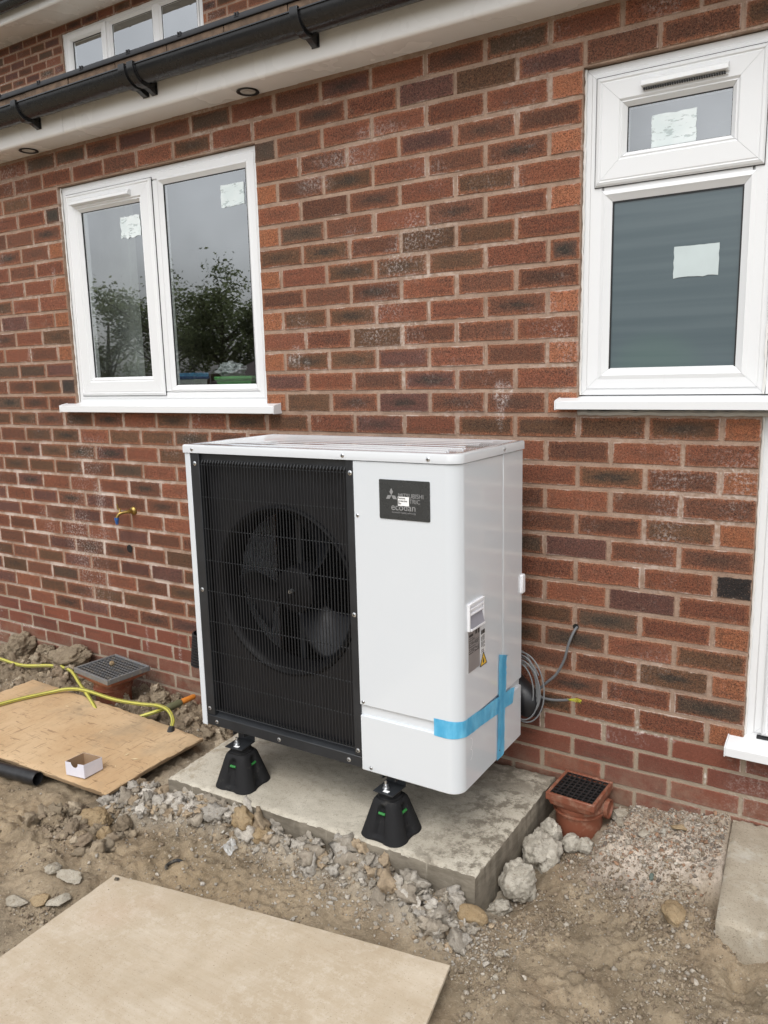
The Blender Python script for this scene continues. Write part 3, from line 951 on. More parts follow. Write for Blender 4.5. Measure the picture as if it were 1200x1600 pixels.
def vent(parent, x0, x1, z, y, slots=False):
    m = MB()
    m.prism([(y, z - .004), (y, z + .022), (y - .008, z + .023), (y - .019, z + .014), (y - .021, z + .001), (y - .017, z)], x0, x1, 'x')
    obj('trickle_vent', m, M['upvc'], parent, bevel=.0012)
    if slots:
        s = MB()
        n = 34
        for i in range(n):
            a = x0 + .006 + (x1 - x0 - .012) * i / n
            s.box(a, a + (x1 - x0) / n * .55, y - .0125, y - .003, z - .0095, z - .0042)
        obj('vent_slots', s, M['seal'], parent)
        obj('vent_backplate', MB().box(x0 + .002, x1 - .002, y - .003, y + .001, z - .011, z - .004), M['upvc'], parent)
def sticker(parent, x0, x1, z0, z1, y, mat, jag=.004):
    n = 9
    lo = [(x0 + (x1 - x0) * i / n, z0 + random.uniform(-jag, jag)) for i in range(n + 1)]
    rt = [(x1 + random.uniform(-jag, jag) * .6, z0 + (z1 - z0) * i / 6) for i in range(1, 6)]
    hi = [(x1 - (x1 - x0) * i / n, z1 + random.uniform(-jag, jag) * .4) for i in range(n + 1)]
    lf = [(x0 + random.uniform(-jag, jag) * .6, z1 - (z1 - z0) * i / 6) for i in range(1, 6)]
    return obj('torn_label', MB().prism(lo + rt + hi + lf, y - .0006, y, 'y'), mat, parent)
def caulk(parent, x0, x1, z0, z1, y):
    for xx, s in ((x0, 1), (x1, -1)):
        m = MB()
        pts = []
        for i in range(60):
            z = z0 + (z1 - z0) * i / 59
            pts.append((xx + s * random.uniform(-.0005, .0022), y - .002 + random.uniform(-.001, .001), z))
        m.tube(pts, [random.uniform(.0026, .0048) for _ in pts], 6)
        obj('sealant_bead', m, M['silicone'], parent, smooth=True)

FY = .02
def cill(parent, x0, x1, z, y0=FY + .03, yf=-.048, name='sill', sh=.030):
    m = MB()
    m.prism([(y0, z + .002), (y0, z + .012), (yf + .012, z - .003), (yf, z - .007), (yf, z - .007 - sh), (yf + .008, z - .007 - sh), (yf + .008, z - .016), (y0, z - .010)], x0, x1, 'x')
    # end caps
    for a in (x0 - .004, x1):
        m.prism([(y0, z + .004), (y0, z + .0145), (yf + .012, z - .0005), (yf - .002, z - .005), (yf - .002, z - .009 - sh), (y0 - .04, z - .009 - sh)], a, a + .004, 'x')
    return obj(name, m, M['upvc'], parent, bevel=.0012)

# --- left window: side-hung sash + fixed light
lw = empty('window', (-1.96, FY, 1.46)); lw.parent = house
lw['label'] = 'two-light white window beside the kitchen wall'
x0, x1, z0, z1 = -2.583, -1.345, 1.468, 2.496
MX = -1.953
m = MB(); rect_frame(m, x0, x1, z0, z1, [(0, .004), (.018, .004), (.022, .0), (.046, 0), (.052, .012), (.052, .055), (0, .055)], FY)
m.box(MX - .026, MX + .026, FY + .0005, FY + .055, z0 + .052, z1 - .052)
obj('outer_frame', m, M['upvc'], lw)
m = MB(); rect_frame(m, -2.548, MX - .005, 1.503, 2.458, prof_sash(.088), FY - .004)
obj('opening_sash', m, M['upvc'], lw)
g = MB(); rect_frame(g, -2.550, MX - .003, 1.501, 2.460, [(0, 0), (.006, 0), (.006, .012), (0, .012)], FY - .003)
obj('sash_gasket', g, M['seal'], lw)
pane(lw, -2.462, -2.044, 1.588, 2.372, FY + .012, M['glass'])
m = MB(); rect_frame(m, MX + .026, x1 - .046, z0 + .05, z1 - .046, prof_bead(.030), FY)
obj('glazing_bead', m, M['upvc'], lw)
pane(lw, MX + .053, x1 - .073, 1.541, 2.423, FY + .014, M['glass'])
vent(lw, -2.492, -2.085, 2.402, FY - .012)
sticker(lw, -1.562, -1.434, 2.284, 2.372, FY + .012, M['film'])
sticker(lw, -2.192, -2.062, 2.226, 2.318, FY + .010, M['film'], .008)
caulk(lw, x0 - .001, x1 + .001, z0, z1, FY)
cill(lw, -2.655, -1.268, 1.462)
# white packer strip under the frame
obj('packer', MB().box(x0, x1, FY + .006, FY + .05, 1.452, z0), M['upvc'], lw)

# --- right window: top-hung fanlight over fixed light, obscure glass
rw_ = empty('window', (.28, FY, 1.49)); rw_.parent = house
rw_['label'] = 'tall narrow window with obscured glass and a fanlight'
x0, x1, z0, z1 = .004, .562, 1.492, 2.496
m = MB(); rect_frame(m, x0, x1, z0, z1, [(0, .004), (.018, .004), (.022, .0), (.056, 0), (.064, .012), (.064, .055), (0, .055)], FY)
m.box(x0 + .064, x1 - .064, FY + .0005, FY + .055, 2.120, 2.150)
obj('outer_frame', m, M['upvc'], rw_)
m = MB(); rect_frame(m, .040, .528, 2.142, 2.462, prof_sash(.094), FY - .004)
obj('fanlight_sash', m, M['upvc'], rw_)
g = MB(); rect_frame(g, .038, .530, 2.140, 2.464, [(0, 0), (.006, 0), (.006, .012), (0, .012)], FY - .003)
obj('sash_gasket', g, M['seal'], rw_)
pane(rw_, .132, .436, 2.234, 2.370, FY + .012, M['glass'])
m = MB(); rect_frame(m, x0 + .056, x1 - .052, z0 + .050, 2.130, prof_bead(.036), FY)
obj('glazing_bead', m, M['upvc'], rw_)
pane(rw_, x0 + .090, x1 - .086, 1.572, 2.096, FY + .014, M['frost'])
vent(rw_, .180, .424, 2.408, FY - .012, True)
sticker(rw_, .206, .336, 2.234, 2.330, FY + .011, M['film'])
sticker(rw_, .286, .416, 1.848, 1.940, FY + .0125, M['filmflat'], .002)
caulk(rw_, x0 - .001, .562, z0, z1, FY)
cill(rw_, -.058, 1.52, 1.480, sh=.026)
m = MB(); pts = []
for i in range(70):
    pts.append((.004 + 1.45 * i / 69, -.001 + random.uniform(-.001, .001), 1.434 + random.uniform(-.002, .002)))
m.tube(pts, .009, 6)
obj('mortar_bead', m, simple('grey_bead', (.42, .40, .36), .8, bump=.5), rw_, smooth=True)

# --- door beside it (mostly out of the picture)
door = empty('door', (1.03, FY, .4)); door.parent = house
m = MB(); rect_frame(m, .566, 1.46, .398, 1.443, [(0, .004), (.022, .004), (.026, 0), (.056, 0), (.064, .012), (.064, .055), (0, .055)], FY)
m.box(.5655, 1.46, FY + .0, FY + .055, 1.492, 2.496)
obj('door_frame', m, M['upvc'], door)
m = MB(); rect_frame(m, .612, 1.41, .418, 1.40, prof_sash(.10), FY - .004)
m.box(.70, 1.32, FY + .004, FY + .03, .50, 1.32)
obj('door_leaf', m, M['upvc'], door)
obj('threshold_seal', MB().box(.600, 1.43, FY - .012, FY + .01, .408, .4165), M['seal'], door)
cill(door, .522, 1.52, .402, sh=.028, yf=-.075)
caulk(door, .565, 1.46, .41, 1.44, FY)

# --- upstairs window (three lights)
uw = empty('window', (-5.12, UY, 3.95)); uw.parent = house
uw['label'] = 'three-light upstairs window under the upper eaves'
x0, x1, z0, z1 = UW[0] + .006, UW[1] - .006, UW[2], UW[3] - .004
m = MB(); rect_frame(m, x0, x1, z0, z1, prof_outer(.06), UY + .02)
for mx in (-5.415, -4.775): m.box(mx - .03, mx + .03, UY + .0205, UY + .07, z0 + .06, z1 - .06)
obj('outer_frame', m, M['upvc'], uw)
m = MB(); rect_frame(m, x0 + .045, -5.425, z0 + .04, z1 - .04, prof_sash(.075), UY + .016)
obj('opening_sash', m, M['upvc'], uw)
pane(uw, x0 + .12, -5.50, z0 + .115, z1 - .115, UY + .035, M['glass'])
for a, b in ((-5.385, -4.805), (-4.745, x1 - .06)):
    m = MB(); rect_frame(m, a, b, z0 + .06, z1 - .06, prof_bead(.03), UY + .02); obj('glazing_bead', m, M['upvc'], uw)
    pane(uw, a + .028, b - .028, z0 + .088, z1 - .088, UY + .036, M['glass'])
caulk(uw, x0, x1, z0, z1, UY + .02)
obj('blind', MB().box(x0 + .1, x1 - .1, UY + .22, UY + .225, 4.1, 4.56), M['roompale'], uw)

# --- rooms behind the glass
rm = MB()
rm.box(-4.2, -3.2, 2.55, 2.60, .2, 2.64); rm.box(-3.2, -.8, 2.55, 2.60, .2, .4); rm.box(-4.25, -4.2, .12, 2.6, .2, 2.64); rm.box(-.8, -.75, .12, .5, .2, 2.64)  # back left open out of view to let daylight brighten the room
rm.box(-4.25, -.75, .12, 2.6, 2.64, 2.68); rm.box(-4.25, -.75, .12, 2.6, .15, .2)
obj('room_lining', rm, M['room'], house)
obj('worktop', MB().box(-2.9, -.95, .106, .62, 1.47, 1.505), M['roompale'], house, bevel=.004)
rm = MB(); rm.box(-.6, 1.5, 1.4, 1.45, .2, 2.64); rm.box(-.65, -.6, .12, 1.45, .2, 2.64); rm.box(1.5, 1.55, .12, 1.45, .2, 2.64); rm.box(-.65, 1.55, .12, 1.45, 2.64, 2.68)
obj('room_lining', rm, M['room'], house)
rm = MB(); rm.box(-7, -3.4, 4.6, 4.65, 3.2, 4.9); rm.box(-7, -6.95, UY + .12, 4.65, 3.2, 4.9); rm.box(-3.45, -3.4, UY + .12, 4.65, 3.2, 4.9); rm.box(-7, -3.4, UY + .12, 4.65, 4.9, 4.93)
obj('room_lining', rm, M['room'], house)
rm = MB(); rm.box(-3.6, -2.52, .35, .40, 1.508, 2.60)
obj('pale_haze_board', rm, M['roompale'], house)  # pale board added to give the lighter haze in this pane

# things seen on the worktop
def crate(name, loc, sx, sy, sz, mat, rim, label, cat):
    e = empty(name, loc); x, y, z = loc
    m = MB(); t = .88; p0 = [(-sx * t, -sy * t), (sx * t, -sy * t), (sx * t, sy * t), (-sx * t, sy * t)]; p1 = [(-sx, -sy), (sx, -sy), (sx, sy), (-sx, sy)]
    vs = [(x + a, y + b, z) for a, b in p0] + [(x + a, y + b, z + sz) for a, b in p1] + [(x + a * .93, y + b * .93, z + sz) for a, b in p1] + [(x + a * .93, y + b * .93, z + .01) for a, b in p0]
    fs = [(3, 2, 1, 0)] + [(i, (i + 1) % 4, 4 + (i + 1) % 4, 4 + i) for i in range(4)] + [(4 + i, 4 + (i + 1) % 4, 8 + (i + 1) % 4, 8 + i) for i in range(4)] + [(8 + i, 8 + (i + 1) % 4, 12 + (i + 1) % 4, 12 + i) for i in range(4)] + [(12, 13, 14, 15)]
    m.add(vs, fs); obj('body', m, mat, e, bevel=.004)
    r = MB(); r.tube([(x - sx, y - sy, z + sz), (x + sx, y - sy, z + sz), (x + sx, y + sy, z + sz), (x - sx, y + sy, z + sz), (x - sx, y - sy, z + sz)], .009, 8)
    obj('rim', r, rim, e)
    return tag(e, label, cat)
crate('plastic_crate', (-1.67, .25, 1.506), .11, .09, .068, simple('green_crate', (.07, .26, .07), .5), simple('green_crate_rim', (.10, .34, .10), .45), 'green plastic crate inside the left window, lower right corner', 'crate')
e = crate('storage_tub', (-2.005, .24, 1.506), .05, .05, .075, simple('cloudy_tub', (.60, .62, .60), .3), M['bluepl'], 'clear plastic tub with a blue lid inside the left window', 'tub')
obj('lid', MB().box(-2.060, -1.950, .185, .295, 1.581, 1.603), simple('blue_lid', (.09, .38, .70), .4), e, bevel=.004)

from mathutils import noise as mnoise
def rockshape(sub, amp, freq, seed, facet=0, lo=.50, hi=.84, octs=5):
    bm = bmesh.new(); bmesh.ops.create_icosphere(bm, subdivisions=sub, radius=1)
    rr = np.random.default_rng(seed)
    off = Vector(rr.uniform(-50, 50, 3))
    co = np.array([v.co[:] for v in bm.verts]); tri = [[v.index for v in f.verts] for f in bm.faces]
    bm.free()
    if facet:
        P = rr.normal(size=(facet, 3)); P /= np.linalg.norm(P, axis=1)[:, None]; o = rr.uniform(lo, hi, facet)
        for p_, o_ in zip(P, o):
            t = co @ p_
            co = co - np.outer(np.clip(t - o_, 0, None), p_) * .96
    d = np.array([mnoise.fractal(Vector(c) * freq * .5 + off, .72, 2.15, octs + 1) for c in co])
    d = d * .8 - .12 * np.abs(np.array([mnoise.noise(Vector(c) * freq * 1.3 - off) for c in co]))
    return co * (1 + amp * d)[:, None], tri
def blob(name, loc, r, mat, sub=4, amp=.3, freq=9, sq=(1, 1, 1), rough=.5, seed=0, parent=None, facet=0):
    rr = np.random.default_rng(seed)
    co, tri = rockshape(sub, amp, freq, seed, facet)
    co = co * np.array(sq) * r
    me = bpy.data.meshes.new(name); me.from_pydata([tuple(c) for c in co], [], tri)
    me.materials.append(mat)
    for p in me.polygons: p.use_smooth = True
    o = bpy.data.objects.new(name, me); COL.objects.link(o); o.location = loc
    o.rotation_euler = (rr.uniform(-.3, .3), rr.uniform(-.3, .3), rr.uniform(0, 6.28))
    if parent: o.parent = parent
    return o
o = blob('plastic_bag', (-1.73, .22, 1.612), .060, simple('grey_bag', (.42, .44, .44), .35), 4, .5, 5, (1.2, .8, .55), seed=5)
o.rotation_euler = (0, 0, 0)
tag(o, 'crumpled grey plastic bag on top of the green crate inside the left window', 'bag')

# eaves ---------------------------------------------------------------
FX0, FX1 = -5.2, 2.2
m = MB()
prof = [(.006, 2.672), (.006, 2.681), (-.118, 2.681), (-.118, 2.84), (-.130, 2.84)]
for i in range(7):
    g = math.pi / 2 * i / 6
    prof.append((-.130 + .013 * (1 - math.cos(g)), 2.672 + .013 * (1 - math.sin(g))))
for a, b in ((FX0, -2.335), (-2.333, FX1)):
    m.prism(prof, a, b, 'x')
fas = obj('fascia_board', m, M['fascia'], house, smooth=True)
# small nail heads and scuffs on the fascia
for x in (-2.2, -1.36, -.62, .12):
    obj('fixing_pin', MB().lathe([(0.0001, -.0015), (.003, -.001), (.0035, 0)], (x, -.130, 2.722), 10, 'y'), M['fascia'], house)
# downlights in the soffit
for (x, y) in ((-1.317, -.050), (-2.695, -.058)):
    m = MB().lathe([(.030, .001), (.043, -.001), (.045, -.004), (.041, -.006), (.031, -.003), (.030, .001)], (x, y, 2.672), 28, 'z')
    dl = obj('downlight', m, M['seal'], house, smooth=True)
    m = MB().lathe([(.0001, .0), (.018, -.001), (.021, -.003), (.030, -.002)], (x, y, 2.6715), 28, 'z')
    obj('lens', m, M['lens'], dl, smooth=True)

# gutter: half-round trough
GYC, GZC, GR = -.190, 2.797, .056
m = MB()
outer = [(GYC + (GR + .0) * math.cos(a), GZC + GR * math.sin(a)) for a in [math.pi + math.pi * i / 18 for i in range(19)]]
inner = [(GYC + (GR - .003) * math.cos(a), GZC + (GR - .003) * math.sin(a)) for a in [2 * math.pi - math.pi * i / 18 for i in range(19)]]
lip = [(GYC - GR - .004, GZC + .004), (GYC - GR - .006, GZC - .001), (GYC - GR - .002, GZC - .006)]
prof = outer + inner + [(GYC - GR - .001, GZC + .006)] + lip[:2]
m.prism(prof, FX0 + .05, -1.762, 'x'); m.prism(prof, -1.758, FX1 - .05, 'x')
gut = obj('gutter', m, M['gutter'], house, smooth=True)
def bracket(x, w=.034, double=False):
    m = MB()
    rr0, rr1 = GR + .001, GR + .011
    def arc(x0, x1):
        o_ = [(GYC + rr1 * math.cos(a), GZC + rr1 * math.sin(a)) for a in [math.pi * .96 + math.pi * 1.0 * i / 16 for i in range(17)]]
        i_ = [(GYC + rr0 * math.cos(a), GZC + rr0 * math.sin(a)) for a in [math.pi * 1.96 - math.pi * 1.0 * i / 16 for i in range(17)]]
        m.prism(o_ + i_, x0, x1, 'x')
    arc(x - w / 2, x + w / 2)
    if double:
        arc(x + .05 - w / 2, x + .05 + w / 2)
        m.prism([(GYC + (rr0 + .002) * math.cos(a), GZC + (rr0 + .002) * math.sin(a)) for a in [math.pi * .98 + math.pi * i / 16 for i in range(17)]] +
                [(GYC + rr0 * math.cos(a), GZC + rr0 * math.sin(a)) for a in [math.pi * 1.98 - math.pi * i / 16 for i in range(17)]], x - .02, x + .07, 'x')
    xx = [x] + ([x + .05] if double else [])
    for q in xx:
        # web running down and back to the fascia
        m.prism([(GYC - .02, GZC - GR - .002), (GYC + .056, GZC - .03), (-.1315, GZC - .02), (-.1315, GZC - .082), (-.138, GZC - .082), (GYC + .02, GZC - GR - .012)], q - w / 3, q + w / 3, 'x')
        m.box(q - w / 2, q + w / 2, -.1345, -.1305, GZC - .082, GZC + .03)
        m.box(q - w / 2, q + w / 2, GYC - GR - .010, GYC - GR + .004, GZC + .002, GZC + .012)
    return obj('gutter_bracket', m, M['gutter'], gut, bevel=.0015)
for x in (-3.3, -2.50, -.925, -.09, .75): bracket(x)
bracket(-1.79, double=True)
# roof edge: tile ends in brown, black eaves closer with clips above
rf = MB()
rf.add([(FX0, -.165, 2.846), (FX1, -.165, 2.846), (FX1, 2.8, 3.70), (FX0, 2.8, 3.70), (FX0, -.165, 2.82), (FX1, -.165, 2.82), (FX1, 2.8, 3.66), (FX0, 2.8, 3.66)],
       [(0, 1, 2, 3), (7, 6, 5, 4), (0, 4, 5, 1), (3, 2, 6, 7), (0, 3, 7, 4), (1, 5, 6, 2)])
roof = obj('lower_roof', rf, M['rooftile'], house)
x = FX0
while x < FX1:
    o = obj('roof_tile', MB().box(x + .001, x + .297, -.187 + random.uniform(-.0015, .0015), .12, 2.815, 2.857), M['rooftile'], roof, bevel=.002)
    o.rotation_euler = (0, 0, 0)
    x += .30
m = MB()
m.prism([(-.189, 2.8575), (-.194, 2.859), (-.196, 2.868), (-.192, 2.879), (-.184, 2.883), (-.10, 2.905), (-.10, 2.899), (-.178, 2.877), (-.15, 2.8575)], FX0, FX1, 'x')
ec = obj('eaves_trim', m, M['blackplastic'], roof, smooth=True)
x = -5.0
while x < FX1:
    m = MB(); m.box(x - .009, x - .003, -.198, -.19, 2.872, 2.884); m.box(x + .003, x + .009, -.198, -.19, 2.871, 2.883); m.box(x - .011, x + .011, -.1975, -.19, 2.867, 2.871)
    obj('trim_clip', m, M['blackplastic'], ec, bevel=.001)
    x += .29
# upper eaves
m = MB(); m.prism([(UY + .01, 4.92), (UY + .01, 4.93), (2.49, 4.93), (2.49, 5.08), (2.475, 5.08), (2.475, 4.925), (2.485, 4.915), (2.50, 4.915)], -9.5, 3.5, 'x')
obj('upper_fascia', m, M['fascia'], house)
m = MB(); yc, zc, r_ = 2.41, 5.03, .056
m.prism([(yc + r_ * math.cos(a), zc + r_ * math.sin(a)) for a in [math.pi + math.pi * i / 14 for i in range(15)]] + [(yc + (r_ - .003) * math.cos(a), zc + (r_ - .003) * math.sin(a)) for a in [2 * math.pi - math.pi * i / 14 for i in range(15)]], -9.5, 3.5, 'x')
ug = obj('upper_gutter', m, M['gutter'], house, smooth=True)
for x in (-6.6, -5.62, -4.8, -4.0):
    m = MB(); m.prism([(yc - .03, zc - r_ - .004), (2.474, zc - .03), (2.474, zc - .095), (2.468, zc - .095), (yc + .02, zc - r_ - .012)], x - .012, x + .012, 'x')
    obj('gutter_bracket', m, M['gutter'], ug)
m = MB(); m.add([(-9.5, 2.38, 5.08), (3.5, 2.38, 5.08), (3.5, 6.5, 7.2), (-9.5, 6.5, 7.2)], [(0, 1, 2, 3)])
m.add([(-9.5, 2.38, 5.06), (3.5, 2.38, 5.06), (3.5, 6.5, 7.18), (-9.5, 6.5, 7.18)], [(3, 2, 1, 0)])
obj('upper_roof', m, M['rooftile'], house)

# ================================================================== SLAB, PAVING, BOARDS
def grid_block(name, quad, z0, z1, mat, nx=60, ny=34, jit=.002, edge=.004, seed=0, warp=None, parent=None):
    """slab with worn, uneven arrises; quad = FL, FR, BR, BL"""
    rr = np.random.default_rng(seed)
    q = [np.array(p) for p in quad]
    V = []; F = []
    idx = {}
    def P(u, v): return (q[0] * (1 - u) + q[1] * u) * (1 - v) + (q[3] * (1 - u) + q[2] * u) * v
    for j in range(ny + 1):
        for i in range(nx + 1):
            u, v = i / nx, j / ny
            p = P(u, v)
            ed = i in (0, nx) or j in (0, ny)
            z = z1 + (rr.normal() * jit * .35) - (abs(rr.normal()) * edge + .0015 if ed else 0)
            if warp: z += warp(u, v)
            c = P(.5, .5); d = (c - p); d = d / (np.linalg.norm(d) + 1e-9)
            if ed: p = p + d * abs(rr.normal()) * edge * .6
            idx[(i, j)] = len(V); V.append((p[0], p[1], z))
    for j in range(ny):
        for i in range(nx): F.append((idx[(i, j)], idx[(i + 1, j)], idx[(i + 1, j + 1)], idx[(i, j + 1)]))
    ring = [(i, 0) for i in range(nx)] + [(nx, j) for j in range(ny)] + [(i, ny) for i in range(nx, 0, -1)] + [(0, j) for j in range(ny, 0, -1)]
    prev = [idx[r] for r in ring]
    lay = 5
    for L in range(1, lay + 1):
        t = L / lay; cur = []
        for r in ring:
            p = P(r[0] / nx, r[1] / ny); c = P(.5, .5); d = (p - c); d /= np.linalg.norm(d)
            if L == 1: off = .001; z = z1 - .006 - abs(rr.normal()) * .001
            else: off = rr.normal() * jit * .7; z = z1 + (z0 - z1) * t
            if warp: z += warp(r[0] / nx, r[1] / ny)
            cur.append(len(V)); V.append((p[0] + d[0] * off, p[1] + d[1] * off, z))
        n = len(ring)
        for k in range(n): F.append((prev[k], cur[k], cur[(k + 1) % n], prev[(k + 1) % n]))
        prev = cur
    F.append(tuple(prev[::-1]))
    m = MB(); m.add(V, F)
    return obj(name, m, mat, parent, smooth=True)
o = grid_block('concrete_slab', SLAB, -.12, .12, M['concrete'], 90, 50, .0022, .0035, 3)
tag(o, 'rough grey concrete base slab under the white heat pump', 'concrete slab')
o = grid_block('paving_slab', [(.584, -.545), (1.25, -.590), (1.25, -.002), (.548, -.004)], .02, .125, M['paving'], 50, 34, .0012, .004, 5)
tag(o, 'pale worn paving slab against the wall below the door', 'paving slab')

o = grid_block('plywood_board', [(-1.03, -2.42), (.24, -2.20), (.003, -.961), (-1.085, -1.148)], .034, .046, M['ply'], 40, 40, .0004, .001, 7,
               warp=lambda u, v: .004 * math.sin(u * 3.1) - .003 * math.sin(v * 3.14))
tag(o, 'large pale dusty plywood sheet lying on the soil in the foreground', 'board')
o = grid_block('strand_board', [(-2.80, -.905), (-1.497, -.848), (-1.508, -.330), (-2.775, -.272)], .040, .057, M['osb'], 60, 30, .0004, .003, 9,
               warp=lambda u, v: .006 * math.sin(u * 3.1) + .004 * math.sin(v * 3.14) * u)
tag(o, 'orange brown strand board lying on the soil under the yellow hose', 'board')

# ================================================================== HEAT PUMP
HX0, HX1, HY0, HY1 = -1.190, -.129, -.630, -.154
HZ0, HZ1 = .317, 1.324
hp = empty('heat_pump', (-.66, -.39, HZ0))
tag(hp, 'white heat pump outdoor unit with black fan grille on a concrete slab', 'heat pump')
SX = -.483       # border between grille side and white panel
R_ = .045        # rounded front right corner
def corner_pts(x1, y0, r, n=10):
    return [(x1 - r + r * math.sin(a), y0 + r - r * math.cos(a)) for a in [math.pi / 2 * i / n for i in range(n + 1)]]
# casing shell parts
def lpanel(z0, z1, off=0, t=.012, yback=HY1):
    """white wrap-round panel: front right part, rounded corner and side"""
    out = [(SX, HY0 + off)] + corner_pts(HX1 - off, HY0 + off, R_) + [(HX1 - off, yback)]
    inn = [(HX1 - off - t, yback)] + corner_pts(HX1 - off - t, HY0 + off + t, R_ - t)[::-1] + [(SX, HY0 + off + t)]
    m = MB(); m.prism(out + inn, z0, z1, 'z'); return m
SEAM = -.314
obj('front_panel', lpanel(.541, HZ1 - .002, yback=SEAM - .0012), M['unit'], hp, bevel=.0022)
m = MB().box(HX1 - .012, HX1, SEAM + .0012, HY1, .532, HZ1 - .002)
obj('rear_side_panel', m, M['unit'], hp, bevel=.0018)
obj('service_cover', lpanel(HZ0, .506), M['unit'], hp, bevel=.0035)
obj('recess_strip', lpanel(.500, .548, off=.009, t=.004), M['unit'], hp)
# left side, back and base
m = MB().box(HX0, HX0 + .004, HY0 + .002, HY1, HZ0, HZ1); m.box(HX0, HX0 + .024, HY0, HY0 + .004, HZ0, HZ1 - .001)
obj('left_side_panel', m, M['unit'], hp, bevel=.0012)
obj('base_pan', MB().box(HX0 + .005, HX1 - .013, HY0 + .014, HY1 - .001, HZ0 + .002, HZ0 + .012), M['blacksteel'], hp)
obj('back_panel', MB().box(SX, HX1 - .0125, HY1 - .008, HY1, HZ0 + .003, HZ1 - .003), M['unit'], hp)
# lid with rounded front right corner, ribs and hem
def lid():
    m = MB()
    lo = .004
    def outline(e, r):
        return [(HX0 - e, HY0 - e)] + corner_pts(HX1 + e, HY0 - e, r, 10) + [(HX1 + e, HY1 + e), (HX0 - e, HY1 + e)]
    rings = [(outline(lo, R_), HZ1), (outline(lo, R_), HZ1 + .022), (outline(lo - .0015, R_), HZ1 + .0265), (outline(lo - .006, R_), HZ1 + .0285), (outline(lo - .022, R_ - .01), HZ1 + .0285), (outline(lo - .026, R_ - .012), HZ1 + .0265)]
    n = len(rings[0][0]); vs = []; fs = []
    for o_, z in rings: vs += [(p[0], p[1], z) for p in o_]
    for k in range(len(rings) - 1):
        for i in range(n): fs.append((k * n + i, k * n + (i + 1) % n, (k + 1) * n + (i + 1) % n, (k + 1) * n + i))
    fs.append(tuple(range((len(rings) - 1) * n, len(rings) * n))); fs.append(tuple(range(n - 1, -1, -1)))
    m.add(vs, fs)
    return m
ld = obj('lid', lid(), M['unit_lid'], hp, smooth=True)
for i in range(7):
    yy = HY0 + .075 + i * .055
    x1_ = HX1 - .075 - (.02 if i % 2 else 0)
    m = MB(); prof = [(yy - .006, HZ1 + .0262), (yy - .003, HZ1 + .0276), (yy + .003, HZ1 + .0276), (yy + .006, HZ1 + .0262)]
    m.prism(prof, HX0 + .06, x1_, 'x')
    obj('lid_rib', m, M['unit_lid'], ld, bevel=.0008)
# black grille side
GX0, GX1 = HX0 + .0245, SX - .001
m = MB()
m.box(GX0, GX0 + .040, HY0 + .001, HY0 + .030, .362, HZ1 - .002)
m.box(GX1 - .026, GX1, HY0 + .001, HY0 + .030, .362, HZ1 - .002)
m.box(GX0 + .040, GX1 - .026, HY0 + .012, HY0 + .030, HZ1 - .034, HZ1 - .002)
m.prism([(HY0 + .001, HZ0 + .004), (HY0 + .001, .358), (HY0 + .034, .374), (HY0 + .034, .362), (HY0 + .01, HZ0 + .004)], GX0, GX1, 'x')
obj('grille_surround', m, M['blacksteel'], hp, bevel=.0015)
# bulkhead with round opening
BY = HY0 + .050
FCX, FCZ, FR = -.812, .858, .292
m = MB(); N_ = 64
bx0, bx1, bz0, bz1 = GX0 + .004, GX1 - .002, .364, HZ1 - .006
circ = [(FCX + FR * math.cos(2 * math.pi * i / N_), FCZ + FR * math.sin(2 * math.pi * i / N_)) for i in range(N_)]
def torect(px, pz):
    dx, dz = px - FCX, pz - FCZ
    s = min((bx1 - FCX) / dx if dx > 1e-6 else 1e9, (bx0 - FCX) / dx if dx < -1e-6 else 1e9, (bz1 - FCZ) / dz if dz > 1e-6 else 1e9, (bz0 - FCZ) / dz if dz < -1e-6 else 1e9)
    return FCX + dx * s, FCZ + dz * s
outr = [torect(*p) for p in circ]
vs = [(p[0], BY, p[1]) for p in outr] + [(FCX + (p[0] - FCX) * 1.0, BY, FCZ + (p[1] - FCZ) * 1.0) for p in circ]
fs = [(i, (i + 1) % N_, N_ + (i + 1) % N_, N_ + i) for i in range(N_)]
for (cx_, cz_) in ((bx0, bz0), (bx1, bz0), (bx1, bz1), (bx0, bz1)):
    pass
m.add(vs, fs)
# fill the four corners left by the radial map
def cornerfill(cx_, cz_):
    b = [p for p in outr]
    best = None
    for i in range(N_):
        a_, c_ = outr[i], outr[(i + 1) % N_]
        if (abs(a_[0] - c_[0]) > 1e-6 and abs(a_[1] - c_[1]) > 1e-6):
            if math.hypot(a_[0] - cx_, a_[1] - cz_) < .2: m.add([(a_[0], BY, a_[1]), (c_[0], BY, c_[1]), (cx_, BY, cz_)], [(0, 1, 2)])
for c_ in ((bx0, bz0), (bx1, bz0), (bx1, bz1), (bx0, bz1)): cornerfill(*c_)
obj('bulkhead', m, M['blackplastic'], hp)
m = MB().lathe([(FR + .006, -.001), (FR + .004, -.007), (FR - .004, -.010), (FR - .014, -.004), (FR - .022, .015), (FR - .026, .05), (FR - .026, .085), (FR - .01, .10)], (FCX, BY, FCZ), 72, 'y')
obj('bellmouth_ring', m, M['fandark'], hp, smooth=True)
m = MB().box(HX0 + .02, SX - .002, HY1 - .03, HY1 - .004, HZ0 + .02, HZ1 - .01)
obj('heat_exchanger', m, M['fin'], hp)
m = MB()
for i in range(60):
    z = .40 + i * .0155
    m.box(HX0 + .03, SX - .01, HY1 - .034, HY1 - .031, z, z + .003)
o = obj('exchanger_fins', m, M['fin'], hp); o['kind'] = 'stuff'
obj('partition', MB().box(SX - .001, SX + .002, HY0 + .04, HY1 - .01, HZ0 + .014, HZ1 - .004), M['blacksteel'], hp)
